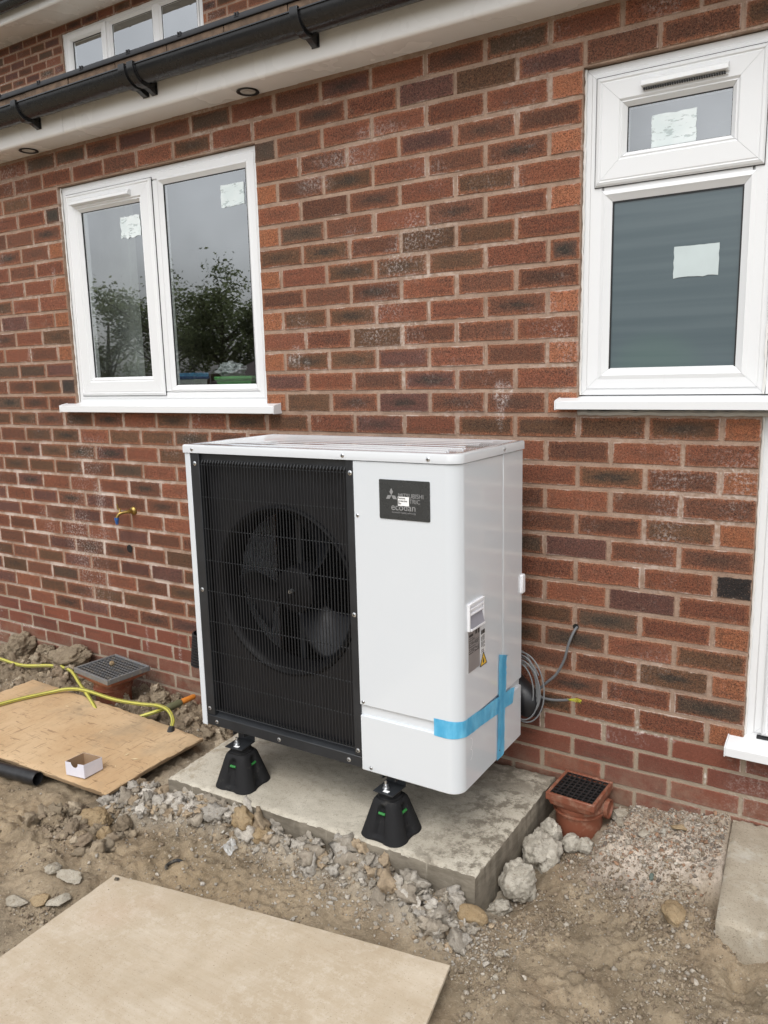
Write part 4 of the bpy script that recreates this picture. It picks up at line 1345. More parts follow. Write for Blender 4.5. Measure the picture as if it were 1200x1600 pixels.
# fan
fan = empty('fan', (FCX + .02, BY + .06, FCZ)); fan.parent = hp; fan.location = (FCX + .02 + .66, BY + .06 + .39, FCZ - HZ0)
PLOC['fan'] = (FCX + .02, BY + .06, FCZ)
m = MB().lathe([(.0001, -.040), (.060, -.038), (.078, -.030), (.082, -.01), (.082, .06), (.0001, .06)], (FCX + .02, BY + .06, FCZ), 40, 'y')
obj('hub', m, M['fandark'], fan, smooth=True)
m = MB().lathe([(.0001, -.016), (.007, -.016), (.009, -.012), (.009, 0)], (FCX + .02, BY + .018, FCZ), 6, 'y')
obj('hub_nut', m, M['zinc'], fan, smooth=True)
for bI in range(3):
    a0 = math.radians(-64 + 120 * bI)
    vs = []; fs = []; nr, na = 10, 14
    for i in range(nr + 1):
        r = .078 + (.262 - .078) * i / nr
        w_ = math.radians(52) * (.55 + .62 * (i / nr)) * (1 - .18 * (i / nr) ** 4)
        sk = math.radians(26) * (i / nr) ** 1.5
        for j in range(na + 1):
            t = j / na - .5
            notch = .016 * math.exp(-((t + .12) / .1) ** 2) * (i == nr)
            a = a0 + sk + w_ * t
            y = BY + .075 + .085 * t * (1.2 - .4 * i / nr) + .012 * math.cos(t * 3.1)
            vs.append((FCX + .02 + (r - notch) * math.cos(a), y, FCZ + (r - notch) * math.sin(a)))
    for i in range(nr):
        for j in range(na):
            k = i * (na + 1) + j; fs.append((k, k + 1, k + na + 2, k + na + 1))
    m = MB(); m.add(vs, fs); o = obj('blade', m, M['fan'], fan, smooth=True)
    sd_ = o.modifiers.new('thick', 'SOLIDIFY'); sd_.thickness = .004
m = MB()
for s in (-1, 1): m.box(FCX + .02 + s * .05 - .012, FCX + .02 + s * .05 + .012, BY + .125, BY + .135, .37, HZ1 - .02)
obj('motor_support', m, M['blacksteel'], hp)
# wire grille: uprights, cross wires, hooked ends
m = MB(); nW = 47
wx0, wx1 = GX0 + .050, GX1 - .034
WY = HY0 + .004
for i in range(nW):
    x = wx0 + (wx1 - wx0) * i / (nW - 1)
    m.tube([(x, WY + .022, 1.296), (x, WY + .004, 1.299), (x, WY, 1.290), (x, WY, .392), (x, WY + .004, .380), (x, WY + .024, .378)], .0021, 5, False)
zs = [1.283 - .1128 * i for i in range(9)]
for z in zs: m.tube([(wx0 - .022, WY + .0035, z), (wx1 + .016, WY + .0035, z)], .0017, 5)
m.tube([(wx0 - .006, WY + .022, 1.297), (wx1 + .006, WY + .022, 1.297)], .0016, 5)
g = obj('wire_grille', m, M['blackwire'], hp); g['kind'] = 'stuff'
# screws
def screw(x, y, z, axis='y', r=.0062):
    prof = [(.0001, -.0032), (r * .6, -.003), (r, -.0012), (r * 1.25, -.0008), (r * 1.25, .001)]
    if axis == 'x': prof = [(a, -b) for a, b in prof]
    m = MB().lathe(prof, (x, y, z), 14, axis)
    o = obj('screw', m, M['zinc'], hp, smooth=True)
    m = MB()
    if axis == 'y':
        m.box(x - r * .7, x + r * .7, y - .0037, y - .0028, z - .0009, z + .0009); m.box(x - .0009, x + .0009, y - .0038, y - .0029, z - r * .7, z + r * .7)
    else:
        m.box(x + .0028, x + .0037, y - r * .7, y + r * .7, z - .0009, z + .0009)
    obj('screw_slot', m, M['blackprint'], o)
for (x, z) in ((-1.145, 1.287), (-.494, 1.284), (-1.148, .835), (-.495, .836), (-1.150, .385), (-.497, .379), (-1.118, .338), (-.827, .338), (-.534, .338)):
    screw(x, HY0 + .001, z)
for (x, z) in ((-1.150, 1.337), (-.517, 1.337), (-.221, 1.336)): screw(x, HY0 - .004, z, r=.0055)
for (x, z) in ((-.470, 1.155), (-.470, .552), (-.447, .331)): screw(x, HY0, z, r=.005)
screw(HX1 + .004, -.315, 1.338, 'x', .0055)
screw(HX1, -.345, .345, 'x', .0045)

# badge -----------------------------------------------------------------
def textmesh(name, s, size, mat, parent, o3, u, v, sx=1.0, align='LEFT', ext=.0002, bold=0):
    cu = bpy.data.curves.new(name, 'FONT'); cu.body = s; cu.size = size; cu.extrude = ext; cu.align_x = align; cu.offset = bold
    to = bpy.data.objects.new(name, cu); COL.objects.link(to)
    bpy.context.view_layer.update()
    dg = bpy.context.evaluated_depsgraph_get()
    me = bpy.data.meshes.new_from_object(to.evaluated_get(dg))
    bpy.data.objects.remove(to)
    u, v = Vector(u), Vector(v); wv = u.cross(v)
    for p in me.vertices:
        p.co = Vector(o3) + u * p.co.x * sx + v * p.co.y + wv * p.co.z
    me.materials.clear(); me.materials.append(mat)
    o = bpy.data.objects.new(name, me); COL.objects.link(o)
    o.parent = parent
    o.matrix_parent_inverse = Matrix.Translation(-Vector(PLOC.get(parent.name, (0, 0, 0)))) if parent.type == 'EMPTY' else Matrix.Identity(4)
    return o
bx0, bx1, bz0, bz1 = -.389, -.218, 1.153, 1.271
def rrect(x0, x1, z0, z1, r, n=5):
    pts = []
    for cx_, cz_, a0 in ((x1 - r, z0 + r, -90), (x1 - r, z1 - r, 0), (x0 + r, z1 - r, 90), (x0 + r, z0 + r, 180)):
        for i in range(n + 1):
            a = math.radians(a0 + 90 * i / n); pts.append((cx_ + r * math.cos(a), cz_ + r * math.sin(a)))
    return pts
bd = obj('badge', MB().prism(rrect(bx0, bx1, bz0, bz1, .004), HY0 - .0022, HY0 - .0002, 'y'), M['badge'], hp)
bd_e = bd
def on_badge(mb, mat, name):
    me_o = obj(name, mb, mat, None)
    me_o.parent = bd
    return me_o
BYF = HY0 - .0027
# three-part emblem
cx_, cz_ = -.3465, 1.2245; a_ = .0125; h_ = a_ * math.sqrt(3)
m = MB()
def rhomb(dirdeg):
    d = math.radians(dirdeg)
    p0 = (cx_, cz_); p1 = (cx_ + a_ * math.cos(d - math.pi / 6) * 1.0, cz_ + a_ * math.sin(d - math.pi / 6)); p3 = (cx_ + a_ * math.cos(d + math.pi / 6), cz_ + a_ * math.sin(d + math.pi / 6))
    p2 = (p1[0] + p3[0] - p0[0], p1[1] + p3[1] - p0[1])
    s = 1.08
    m.prism([p0, p1, p2, p3], BYF - .0002, BYF + .0006, 'y')
for q in (90, 210, 330): rhomb(q)
o = obj('emblem', m, M['greytext'], None); o.parent = bd; o.matrix_parent_inverse = Matrix.Identity(4)
def bt(name, s, x, z, size, sx, mat=M['greytext'], bold=0, y=BYF):
    o = textmesh(name, s, size, mat, bd, (x, y, z), (1, 0, 0), (0, 0, 1), sx, bold=bold)
    return o
# children of a mesh parented without inverse: the badge's own parent offset must be undone
off = Matrix.Identity(4)
bt('lettering', 'MITSUBISHI', -.3235, 1.2195, .0185, .92)
bt('lettering', 'ELECTRIC', -.3235, 1.2035, .0185, .92)
bt('lettering', 'ecodan', -.3485, 1.1815, .0285, 1.02, bold=.0002)
bt('lettering', 'Renewable heating technology', -.3455, 1.1725, .0072, .92)
st = obj('small_sticker', MB().box(-.3240, -.2865, BYF - .0008, BYF - .0003, 1.1955, 1.2225), M['sticker'], None); st.parent = bd
for s_, z_ in (('Remove', 1.2155), ('protective', 1.2075), ('film', 1.1995)):
    bt('lettering', s_, -.3228, z_, .0086, .85, M['blackprint'], bold=.0001, y=BYF - .0010)

# side furniture: handle, rating label, warning labels, clip ----------------
XS = HX1
hd_ = MB()
hy0, hy1, hz0, hz1 = -.578, -.470, .822, .905
# frame of the recessed grip, with a pocket
hd_.box(XS, XS + .009, hy0, hy0 + .007, hz0, hz1); hd_.box(XS, XS + .008, hy0 + .007, hy1, hz1 - .007, hz1)
hd_.box(XS, XS + .007, hy1 - .006, hy1, hz0, hz1 - .007)
hd_.box(XS, XS + .013, hy0 + .007, hy1 - .006, hz0, hz0 + .007)
hd_.box(XS, XS + .002, hy0 + .006, hy1 - .006, hz0 + .006, hz1 - .006)
for zz in (.884, .868): hd_.box(XS + .002, XS + .008, hy0 + .006, hy1 - .008, zz, zz + .005)
obj('carry_handle', hd_, M['handle'], hp, bevel=.0022)
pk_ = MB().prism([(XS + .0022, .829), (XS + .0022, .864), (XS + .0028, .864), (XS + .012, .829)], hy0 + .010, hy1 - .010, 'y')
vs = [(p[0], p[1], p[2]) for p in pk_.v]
obj('grip_pocket', pk_, simple('shaded_grip_plastic', (.30, .30, .34), .4), hp)  # pocket shade put into this darker grey
m = MB(); m.box(XS - .0, XS + .0012, -.570, -.492, .690, .822)
lb = obj('rating_label', m, M['label'], hp)
m = MB(); rr = random.Random(4)
def bars(y0, y1, z0, z1, n, dens=.8, xx=XS + .0017):
    dz = (z1 - z0) / n
    for i in range(n):
        y = y0
        zz = z0 + dz * i
        while y < y1:
            L = rr.uniform(.004, .014); L = min(L, y1 - y)
            if rr.random() < dens: m.box(xx - .0004, xx, y, y + L, zz, zz + dz * .42)
            y += L + .0022
bars(-.567, -.496, .748, .764, 5, .7); bars(-.567, -.496, .768, .784, 5, .75); bars(-.566, -.53, .788, .797, 3)
m.box(XS + .0013, XS + .0017, -.566, -.540, .800, .807); m.box(XS + .0013, XS + .0017, -.523, -.512, .800, .817); m.box(XS + .0013, XS + .0017, -.505, -.496, .798, .818)
for zz in (.7665, .786, .747): m.box(XS + .0013, XS + .0016, -.567, -.496, zz, zz + .0005)
o = obj('label_print', m, M['blackprint'], hp)
m = MB(); m.box(XS, XS + .0010, -.486, -.452, .724, .800)
obj('notice_label', m, M['labelwhite'], hp)
m = MB()
bars(-.483, -.456, .742, .762, 6, .8, XS + .0014); bars(-.483, -.456, .764, .782, 6, .85, XS + .0014)
m.box(XS + .0010, XS + .0014, -.482, -.472, .785, .798); m.box(XS + .0010, XS + .0014, -.470, -.456, .785, .798); bars(-.480, -.460, .727, .738, 2, .9, XS + .0014)
obj('notice_print', m, M['blackprint'], hp)
def tri(y0, y1, z0, z1, x0, x1): return MB().prism([(y0, z0), (y1, z0), ((y0 + y1) / 2, z1)], x0, x1, 'x')
obj('warning_label', tri(-.490, -.442, .684, .725, XS, XS + .0012), M['yellow'], hp)
m = MB(); P3 = [(-.490, .684), (-.442, .684), (-.466, .725)]
for i in range(3):
    a, b = P3[i], P3[(i + 1) % 3]; m.tube([(XS + .0014, a[0], a[1]), (XS + .0014, b[0], b[1])], .0012, 4)
m.prism([(-.469, .690), (-.463, .690), (-.461, .697), (-.4655, .708), (-.470, .697)], XS + .0012, XS + .0016, 'x')
obj('warning_symbol', m, M['blackprint'], hp)
# cable entry knock-outs low on the side
m = MB()
for zz in (.425, .462):
    for i in range(9):
        a, b = [math.radians(-80 + 160 * k / 9) for k in (i, i + 1)]
        r1, r2 = .017, .0185
        m.add([(XS + .0005, -.562 + r * math.cos(g), zz + r * math.sin(g)) for r, g in ((r1, a), (r2, a), (r2, b), (r1, b))], [(0, 1, 2, 3)])
obj('knockout', m, M['handle'], hp)
m = MB(); m.box(XS - .006, XS + .009, HY1 - .016, HY1 + .012, .834, .900)
obj('rear_handle', m, M['handle'], hp, bevel=.005)
# blue tape: a band round the corner and an upright strip
def ribbon(path, width, name, zs_, off=.0012, cross=5):
    """path list of (x,y) around the case; zs_: centre height per point; slightly rumpled"""
    vs = []; fs = []; n = len(path)
    rr = random.Random(len(path))
    for i, (x, y, nx_, ny_) in enumerate(path):
        for j in range(cross):
            t = j / (cross - 1) - .5
            w_ = width[i] if isinstance(width, list) else width
            o_ = off + rr.uniform(0, .0016) * (1 if 0 < i < n - 1 else .3) + (.006 * (j / 4) if i == n - 1 else 0)
            vs.append((x + nx_ * o_, y + ny_ * o_, zs_[i] + t * w_))
    for i in range(n - 1):
        for j in range(cross - 1):
            k = i * cross + j; fs.append((k, k + 1, k + cross + 1, k + cross))
    m = MB(); m.add(vs, fs)
    return obj(name, m, M['tape'], hp, smooth=True, fixn=False)
path = []
for x in (-.215, -.20, -.19, -.18): path.append((x, HY0, 0, -1))
for i in range(0, 9):
    a = math.pi / 2 * i / 8; path.append((HX1 - R_ + R_ * math.sin(a), HY0 + R_ - R_ * math.cos(a), math.sin(a), -math.cos(a)))
for k in range(1, 30): path.append((HX1, HY0 + R_ + (.354) * k / 29, 1, 0))
n = len(path); zz = []; ww = []
for i, p in enumerate(path):
    zz.append(.5265 - .028 * max(0, (p[1] - HY0)) / .38); ww.append(.055 + .002 * math.sin(i * .5))
ribbon(path, ww, 'tape_band', zz)
m = MB(); vs = []; fs = []; nn = 34
for i in range(nn + 1):
    z = .318 + (.668 - .318) * i / nn
    wob = .0015 * math.sin(i * .35)
    for j in range(5):
        t = j / 4 - .5
        ww_ = .058 if i < 22 else .062
        slant = (-.35 * t * .06 if i == nn else 0)
        vs.append((HX1 + .0024 + random.uniform(0, .0016) + (.010 * max(0, t + .2) if i == nn else 0), -.318 + wob + t * ww_ - .02 * (1 - i / nn), z + slant))
for i in range(nn):
    for j in range(4):
        k = i * 5 + j; fs.append((k, k + 1, k + 6, k + 5))
m.add(vs, fs); obj('tape_upright', m, M['tape'], hp, smooth=True, fixn=False)
# mounting rails under the unit
for x in (-1.025, -.388):
    m = MB(); m.prism([(x - .026, .300), (x - .026, .316), (x + .026, .316), (x + .026, .300), (x + .022, .300), (x + .022, .312), (x - .022, .312), (x - .022, .300)], HY0 + .01, HY1 - .01, 'y')
    obj('mounting_rail', m, M['blacksteel'], hp)

# anti-vibration feet ---------------------------------------------------------
def rubber_foot(loc, label, rot=0, detail=True, group='rubber blocks under the heat pump'):
    e = empty('rubber_support_block', (0, 0, 0))
    tag(e, label, 'support block', group)
    NS, NH = 64, 16
    vs = []; fs = []
    for k in range(NH + 1):
        t = k / NH
        half = .083 - .038 * t
        z = .122 * t
        if t > .93: half -= .004 * (t - .93) / .07
        for i in range(NS):
            a = 2 * math.pi * i / NS
            c, s = math.cos(a), math.sin(a)
            p = 4.2
            r = half / ((abs(c) ** p + abs(s) ** p) ** (1 / p))
            q = (a + math.pi / 4) % (math.pi / 2) - math.pi / 4      # angle from the face centre
            wid = .30 * (1 - .35 * t)
            prof = 1 / (1 + (abs(q) / wid) ** 10)
            deep = .017 * prof * (1 if .10 < t < .80 else (max(0, (t - .05) / .05) if t <= .10 else max(0, (.90 - t) / .10)))
            foot_notch = .006 * prof * (1 if t < .06 else 0)
            r -= (deep + foot_notch)
            vs.append((r * c, r * s, z))
    for k in range(NH):
        for i in range(NS):
            i2 = (i + 1) % NS; fs.append((k * NS + i, k * NS + i2, (k + 1) * NS + i2, (k + 1) * NS + i))
    fs.append(tuple(range(NH * NS, (NH + 1) * NS))); fs.append(tuple(range(NS - 1, -1, -1)))
    m = MB(); m.add(vs, fs)
    def put(o): o.parent = e; o.matrix_parent_inverse = Matrix.Identity(4); return o
    put(obj('body', m, M['rubber'], None, smooth=True))
    m = MB().lathe([(.040, .118), (.040, .128), (.033, .130), (.033, .138), (.036, .140), (.036, .146), (.0001, .146)], (0, 0, 0), 28)
    put(obj('collar', m, M['rubber'], None, smooth=True))
    for a in (0, math.pi / 2, math.pi, -math.pi / 2):
        m = MB(); m.tube([(-.012, 0, 0), (.012, 0, 0)], .0048, 10)
        o = put(obj('level_vial', m, M['green'], None, smooth=True)); o.location = (math.cos(a) * .050, math.sin(a) * .050, .082); o.rotation_euler = (0, 0, a + math.pi / 2)
    # slotted steel plate and bolt
    m = MB(); m.box(-.037, .037, -.045, .035, .1465, .1505); m.prism([(.031, .1505), (.035, .1505), (.035, .178), (.031, .178)], -.037, .037, 'x')
    put(obj('steel_bracket', m, M['blacksteel'], None, bevel=.0008))
    m = MB().lathe([(.0001, .178), (.0042, .177), (.0045, .170), (.0045, .1635), (.0085, .1635), (.0085, .1545), (.0115, .1540), (.0115, .1508), (.0001, .1508)], (-.008, -.014, 0), 12)
    put(obj('bolt', m, M['zinc'], None, smooth=True))
    m = MB().box(-.006, .014, -.036, -.024, .1506, .1512); put(obj('slot', m, M['sticker'], None))
    e.location = loc; e.rotation_euler = (0, 0, rot)
    return e
rubber_foot((-1.022, -.612, .121), 'black rubber block with green vials under the front grille end of the heat pump', math.radians(4))
rubber_foot((-.388, -.610, .121), 'black rubber block with green vials under the white front panel of the heat pump', math.radians(-3))
rubber_foot((-1.022, -.215, .121), 'black rubber block at the back of the heat pump, grille end, near the wall', 0)
rubber_foot((-.388, -.215, .121), 'black rubber block at the back of the heat pump, right-hand end, near the wall', 0)

# ================================================================== PIPES AND CABLES
o = obj('grey_cable', MB().tube(spline([(.021, .02, .699), (.010, -.012, .680), (-.004, -.030, .636), (-.018, -.034, .575), (-.045, -.04, .518), (-.085, -.045, .475), (-.108, -.045, .445), (-.098, -.045, .425), (-.060, -.042, .421), (-.020, -.04, .427), (.004, -.038, .433)], 8), .0048, 10), M['cable'], None, smooth=True)
tag(o, 'grey cable coming out of the wall hole beside the heat pump', 'cable')
m = MB()
for k in range(6):
    pts = []
    ph = k * .6
    for i in range(41):
        a = 2 * math.pi * i / 40 * 1.15 + ph
        rx, rz = .062 + .016 * math.sin(k * 2.1) , .108 + .022 * math.cos(k * 1.7)
        pts.append((-.150 + rx * math.cos(a) + .004 * k - .01, -.088 + .010 * math.sin(a * .5 + k) - .003 * k, .470 + rz * math.sin(a) - .012 * math.cos(a)))
    m.tube(pts, .0026, 7)
o = obj('cable_coil', m, M['cablethin'], None, smooth=True)
tag(o, 'coil of thin grey cable hanging behind the heat pump corner', 'cable coil')
m = MB()
rr = random.Random(3)
for k in range(8):
    x = .002 + k * .0058
    m.tube([(x, -.0385, .434), (x + rr.uniform(-.002, .003), -.049, .440 + rr.uniform(-.002, .003)), (x + .003, -.0385, .428)], .0008, 5)
for k in range(3): m.tube([(.002, -.040 + k * .003, .433), (.03, -.042 + k * .004, .435 + k * .003), (.048, -.040, .437 + k * .002)], .0008, 5)
o = obj('wire_ends', m, M['yellowwire'], None)
tag(o, 'twisted yellow wire ends at the tip of the grey cable', 'wire')
m = MB().lathe([(.0001, .0), (.024, 0), (.048, .0), (.050, .004), (.050, .26), (.0001, .26)], (-.150, -.150 + .01, .430), 30, 'y')
m = MB(); m.tube(spline([(-.30, -.10, .60), (-.18, -.075, .46), (-.135, -.075, .42), (-.13, -.06, .38)], 6), .045, 20)
o = obj('insulated_pipe', m, M['blackplastic'], None, smooth=True)
tag(o, 'black insulated pipe behind the right corner of the heat pump', 'pipe')
m = MB()
vs = []; pts = spline([(-1.50, -.05, .40), (-1.66, -.075, .37), (-1.775, -.09, .34), (-1.80, -.09, .30)], 4)
c0 = Vector((-1.745, -.095, .345))
prof = []
for i in range(12):
    t = i * .0135
    prof += [(.040, t), (.046, t + .003), (.046, t + .008), (.040, t + .011)]
m.lathe(prof, (0, 0, 0), 26, 'z')
o = obj('corrugated_duct', m, M['blackplastic'], None, smooth=True)
o.location = (-1.735, -.095, .265); o.rotation_euler = (0, math.radians(8), 0)
tag(o, 'black corrugated duct behind the left edge of the heat pump', 'duct')

# outside tap ------------------------------------------------------------------
tp = empty('garden_tap', (-2.235, 0, .935)); tag(tp, 'small brass outside tap with blue fitting on the brick wall', 'tap')
tx, tz = -2.235, .935
m = MB().lathe([(.0001, -.052), (.012, -.052), (.014, -.046), (.014, -.020), (.027, -.012), (.030, -.004), (.030, .002)], (tx + .012, 0, tz + .008), 20, 'y')
obj('wall_plate', m, M['brass'], tp, smooth=True)
m = MB(); m.tube(spline([(tx + .010, -.03, tz + .006), (tx - .012, -.068, tz + .004), (tx - .032, -.095, tz - .004), (tx - .045, -.11, tz - .030)], 5), [.010] * 16, 12)
m.tube([(tx - .028, -.09, tz), (tx - .034, -.085, tz + .026)], .007, 10)
obj('body', m, M['brass'], tp, smooth=True)
m = MB(); m.tube([(tx - .052, -.085, tz + .026), (tx - .030, -.085, tz + .030)], .0045, 8); m.tube([(tx - .052, -.085, tz + .026), (tx - .058, -.088, tz + .062)], .0055, 8)
obj('lever', m, M['brass'], tp, smooth=True)
m = MB().lathe([(.0001, -.028), (.016, -.028), (.017, -.044), (.013, -.046), (.012, -.060), (.009, -.074), (.0001, -.075)], (tx - .045, -.11, tz), 16)
obj('hose_fitting', m, M['bluepl'], tp, smooth=True)

for ch in tp.children:
    for v in ch.data.vertices:
        v.co.x = -2.225 + (v.co.x + 2.225) * .68; v.co.y *= .68; v.co.z = .94 + (v.co.z - .94) * .72

# drains ---------------------------------------------------------------------------
def drain(name, c, hw, hd, rot, z, frame_mat, grate_mat, n1, n2, label, body_mat, side_outlet=False, bars_w=.0012, depth=.12, round_r=None):
    e = empty(name, (0, 0, 0)); tag(e, label, 'drain')
    def put(o): o.parent = e; o.matrix_parent_inverse = Matrix.Identity(4); return o
    m = MB(); rw = .011
    for (a, b, c_, d) in ((-hw, hw, -hd, -hd + rw), (-hw, hw, hd - rw, hd), (-hw, -hw + rw, -hd + rw, hd - rw), (hw - rw, hw, -hd + rw, hd - rw)):
        m.box(a, b, c_, d, -.026, .0)
    put(obj('frame', m, frame_mat, None, bevel=.0025))
    m = MB(); i0, i1, j0, j1 = -hw + rw + .001, hw - rw - .001, -hd + rw + .001, hd - rw - .001
    for i in range(n1 + 1):
        x = i0 + (i1 - i0) * i / n1; m.box(x - bars_w, x + bars_w, j0, j1, -.0075, -.0035)
    for j in range(n2 + 1):
        y = j0 + (j1 - j0) * j / n2; m.box(i0, i1, y - bars_w, y + bars_w, -.0078, -.004)
    put(obj('grate', m, grate_mat, None))
    put(obj('shade_sheet', MB().box(i0, i1, j0, j1, -.0195, -.0165), M['hole'], None))  # near-black sheet under the bars paints the shade inside the gully
    m = MB(); r = round_r or min(hw, hd) * .78
    # square hopper into a round spigot
    NS = 36; vs = []; fs = []
    lv = [(.99, -.024, 0), (.97, -.040, .10), (.90, -.050, .6), (.80, -.062, 1), (.76, -depth * .70, 1), (.82, -depth * .71, 1), (.82, -depth * .76, 1), (.75, -depth * .77, 1), (.72, -depth * 1.6, 1)]
    for s_, z_, rd in lv:
        for i in range(NS):
            a = 2 * math.pi * i / NS; c1, s1 = math.cos(a), math.sin(a)
            sq = 1 / max(abs(c1), abs(s1)); rr_ = (sq * (1 - rd) + rd * 1.0) * s_
            vs.append((c1 * rr_ * (hw if rd < 1 else r / .74 * 1), s1 * rr_ * (hd if rd < 1 else r / .74), z_))
    for k in range(len(lv) - 1):
        for i in range(NS):
            i2 = (i + 1) % NS; fs.append((k * NS + i, k * NS + i2, (k + 1) * NS + i2, (k + 1) * NS + i))
    m.add(vs, fs); put(obj('gully_body', m, body_mat, None, smooth=True))
    if side_outlet:
        m = MB().lathe([(.026, .03), (.027, hw + .002), (.033, hw + .003), (.034, hw + .016), (.029, hw + .016), (.026, hw + .010), (.001, hw + .006)], (0, .02, -.062), 24, 'x')
        put(obj('side_socket', m, body_mat, None, smooth=True))
    e.location = (c[0], c[1], z); e.rotation_euler = (0, 0, rot)
    return e
drain('drain_gully', (.071, -.112), .086, .094, math.radians(-3), .156, M['terra'], M['blackgrate'], 8, 8, 'terracotta drain gully with a black plastic grate beside the slab', M['terra'], True, .0020, .10, .080)
drain('drain_gully', (-2.268, -.175), .148, .118, math.radians(-7), .186, M['dustygrey'], M['dustygrey'], 13, 10, 'square grey metal drain grate raised against the left brick wall', M['terra'], False, .0012, .13, .085)
o = blob('soil_crumb', (-2.29, -.155, .192), .012, M['yclod'], 3, .4, 4, seed=91)
tag(o, 'small crumb of soil on the grey metal drain grate', 'soil clod')

# hose ---------------------------------------------------------------------------------
def hose(pts, name, label, r=.0088, group=None):
    P = spline(pts, 10); m = MB(); seg = 16
    for p in P:
        if not (-2.78 < p.x < -1.5 and -.9 < p.y < -.29): p.z = max(p.z, gz(p.x, p.y) + r * .7)
    m.tube(P, r, seg, False)
    o = obj(name, m, M['hose'], None, smooth=True, fixn=False)
    a = o.data.attributes.new('ang', 'FLOAT', 'POINT')
    n = len(o.data.vertices)
    # 0..1 triangle profile around the hose, no seam
    ang = [abs(((i % seg) / seg) * 2 - 1) for i in range(n)]
    a.data.foreach_set('value', np.array(ang, np.float32))
    return tag(o, label, 'hose')
h1 = hose([(-3.75, -.21, .10), (-3.40, -.235, .092), (-3.133, -.227, .090), (-2.93, -.225, .088), (-2.777, -.160, .092), (-2.627, -.158, .094), (-2.45, -.235, .085), (-2.27, -.315, .072), (-2.13, -.375, .050), (-2.02, -.40, .030), (-1.975, -.37, .034), (-1.93, -.31, .050), (-1.880, -.262, .066), (-1.862, -.205, .068), (-1.858, -.175, .066)],
     'garden_hose', 'upper yellow hose, dipping behind the strand board to the orange connector')
h2 = hose([(-2.70, -.80, .072), (-2.62, -.66, .072), (-2.593, -.57, .073), (-2.56, -.472, .073), (-2.502, -.36, .074), (-2.433, -.308, .085), (-2.323, -.288, .09), (-2.12, -.290, .088), (-1.965, -.268, .090), (-1.871, -.252, .096), (-1.783, -.268, .098), (-1.715, -.305, .082), (-1.685, -.345, .06)],
     'garden_hose', 'lower yellow hose crossing the strand board to a black end cap')
cn_ = empty('hose_connector', (-1.85, -.15, .05)); tag(cn_, 'orange and grey hose connector lying on soil by the wall', 'hose connector')
d0, d1 = Vector((-1.861, -.205, .066)), Vector((-1.838, -.050, .072))
def along(t): return d0.lerp(d1, t)
m = MB(); m.tube([along(-.05), along(.05), along(.12), along(.3), along(.42), along(.5)], [.013, .017, .019, .017, .019, .015], 14)
obj('body', m, M['hosegrey'], cn_, smooth=True)
m = MB(); m.tube([along(.5), along(.56), along(.95), along(1.0)], [.011, .014, .013, .010], 14)
obj('nozzle', m, M['orange'], cn_, smooth=True)
m = MB(); m.tube([(-1.690, -.338, .064), (-1.676, -.356, .052), (-1.664, -.374, .036)], [.014, .019, .017], 14)
tag(obj('hose_end_cap', m, M['dustyblack'], None, smooth=True), 'dark round end cap on the lower hose at the board edge', 'end cap')

# carton on the board ------------------------------------------------------------------------
bxz = .0655
A_, B_, C_ = Vector((-1.738, -.838, bxz)), Vector((-1.646, -.824, bxz)), Vector((-1.648, -.738, bxz))
D_ = A_ + (C_ - B_)
e = empty('open_carton', tuple((A_ + C_) / 2)); tag(e, 'small open white carton sitting on the strand board', 'box')
H = .040
def wallp(P, Q, name, cut=False, hl=H, hr=H):
    n = (Q - P).cross(Vector((0, 0, 1))).normalized() * .0006
    pts = [P, Q, Q + Vector((0, 0, hr))]
    if cut:
        L = Q - P
        for i in range(9):
            a = math.pi * i / 8; pts.append(P + L * (.5 + .19 * math.cos(a)) + Vector((0, 0, hl - .019 * math.sin(a))))
    pts.append(P + Vector((0, 0, hl)))
    k = len(pts)
    for sgn, mt, nm in ((1, M['carton'], name), (-1, M['cardin'], 'inner_face')):
        m = MB(); q = [p + n * (sgn * 1.0) for p in pts]; q2 = [p for p in pts]
        m.add([tuple(p) for p in q + q2], [tuple(range(k)), tuple(range(2 * k - 1, k - 1, -1))] + [(i, k + i, k + (i + 1) % k, (i + 1) % k) for i in range(k)])
        obj(nm, m, mt, e)
wallp(A_, B_, 'card_side', True, .055, .056); wallp(B_, C_, 'card_side', False, .056, .050); wallp(C_, D_, 'card_side', False, .050, .052); wallp(D_, A_, 'card_side', False, .052, .055)
m = MB(); m.add([tuple(p + Vector((0, 0, .001))) for p in (A_, B_, C_, D_)], [(0, 1, 2, 3)]); obj('card_base', m, M['cardin'], e)

# black pipe offcut, clear scraps, rubber bit ---------------------------------------------------
m = MB()
p0, p1 = Vector((-2.52, -.99, .050)), Vector((-1.845, -.892, .044))
d = (p1 - p0).normalized(); a = d.orthogonal().normalized(); b = d.cross(a); NS = 28; vs = []; fs = []
for (t, r) in ((0, .027), (.93, .027), (.932, .027), (.998, .027), (1, .0265), (1, .024), (.0, .0235)):
    for i in range(NS):
        g_ = 2 * math.pi * i / NS; vs.append(tuple(p0.lerp(p1, t) + (a * math.cos(g_) + b * math.sin(g_)) * r))
for k in range(6):
    for i in range(NS):
        i2 = (i + 1) % NS; fs.append((k * NS + i, k * NS + i2, (k + 1) * NS + i2, (k + 1) * NS + i))
m.add(vs, fs)
tag(obj('pipe_offcut', m, M['blackgrate'], None, smooth=True), 'black plastic pipe offcut lying beside the strand board', 'pipe')

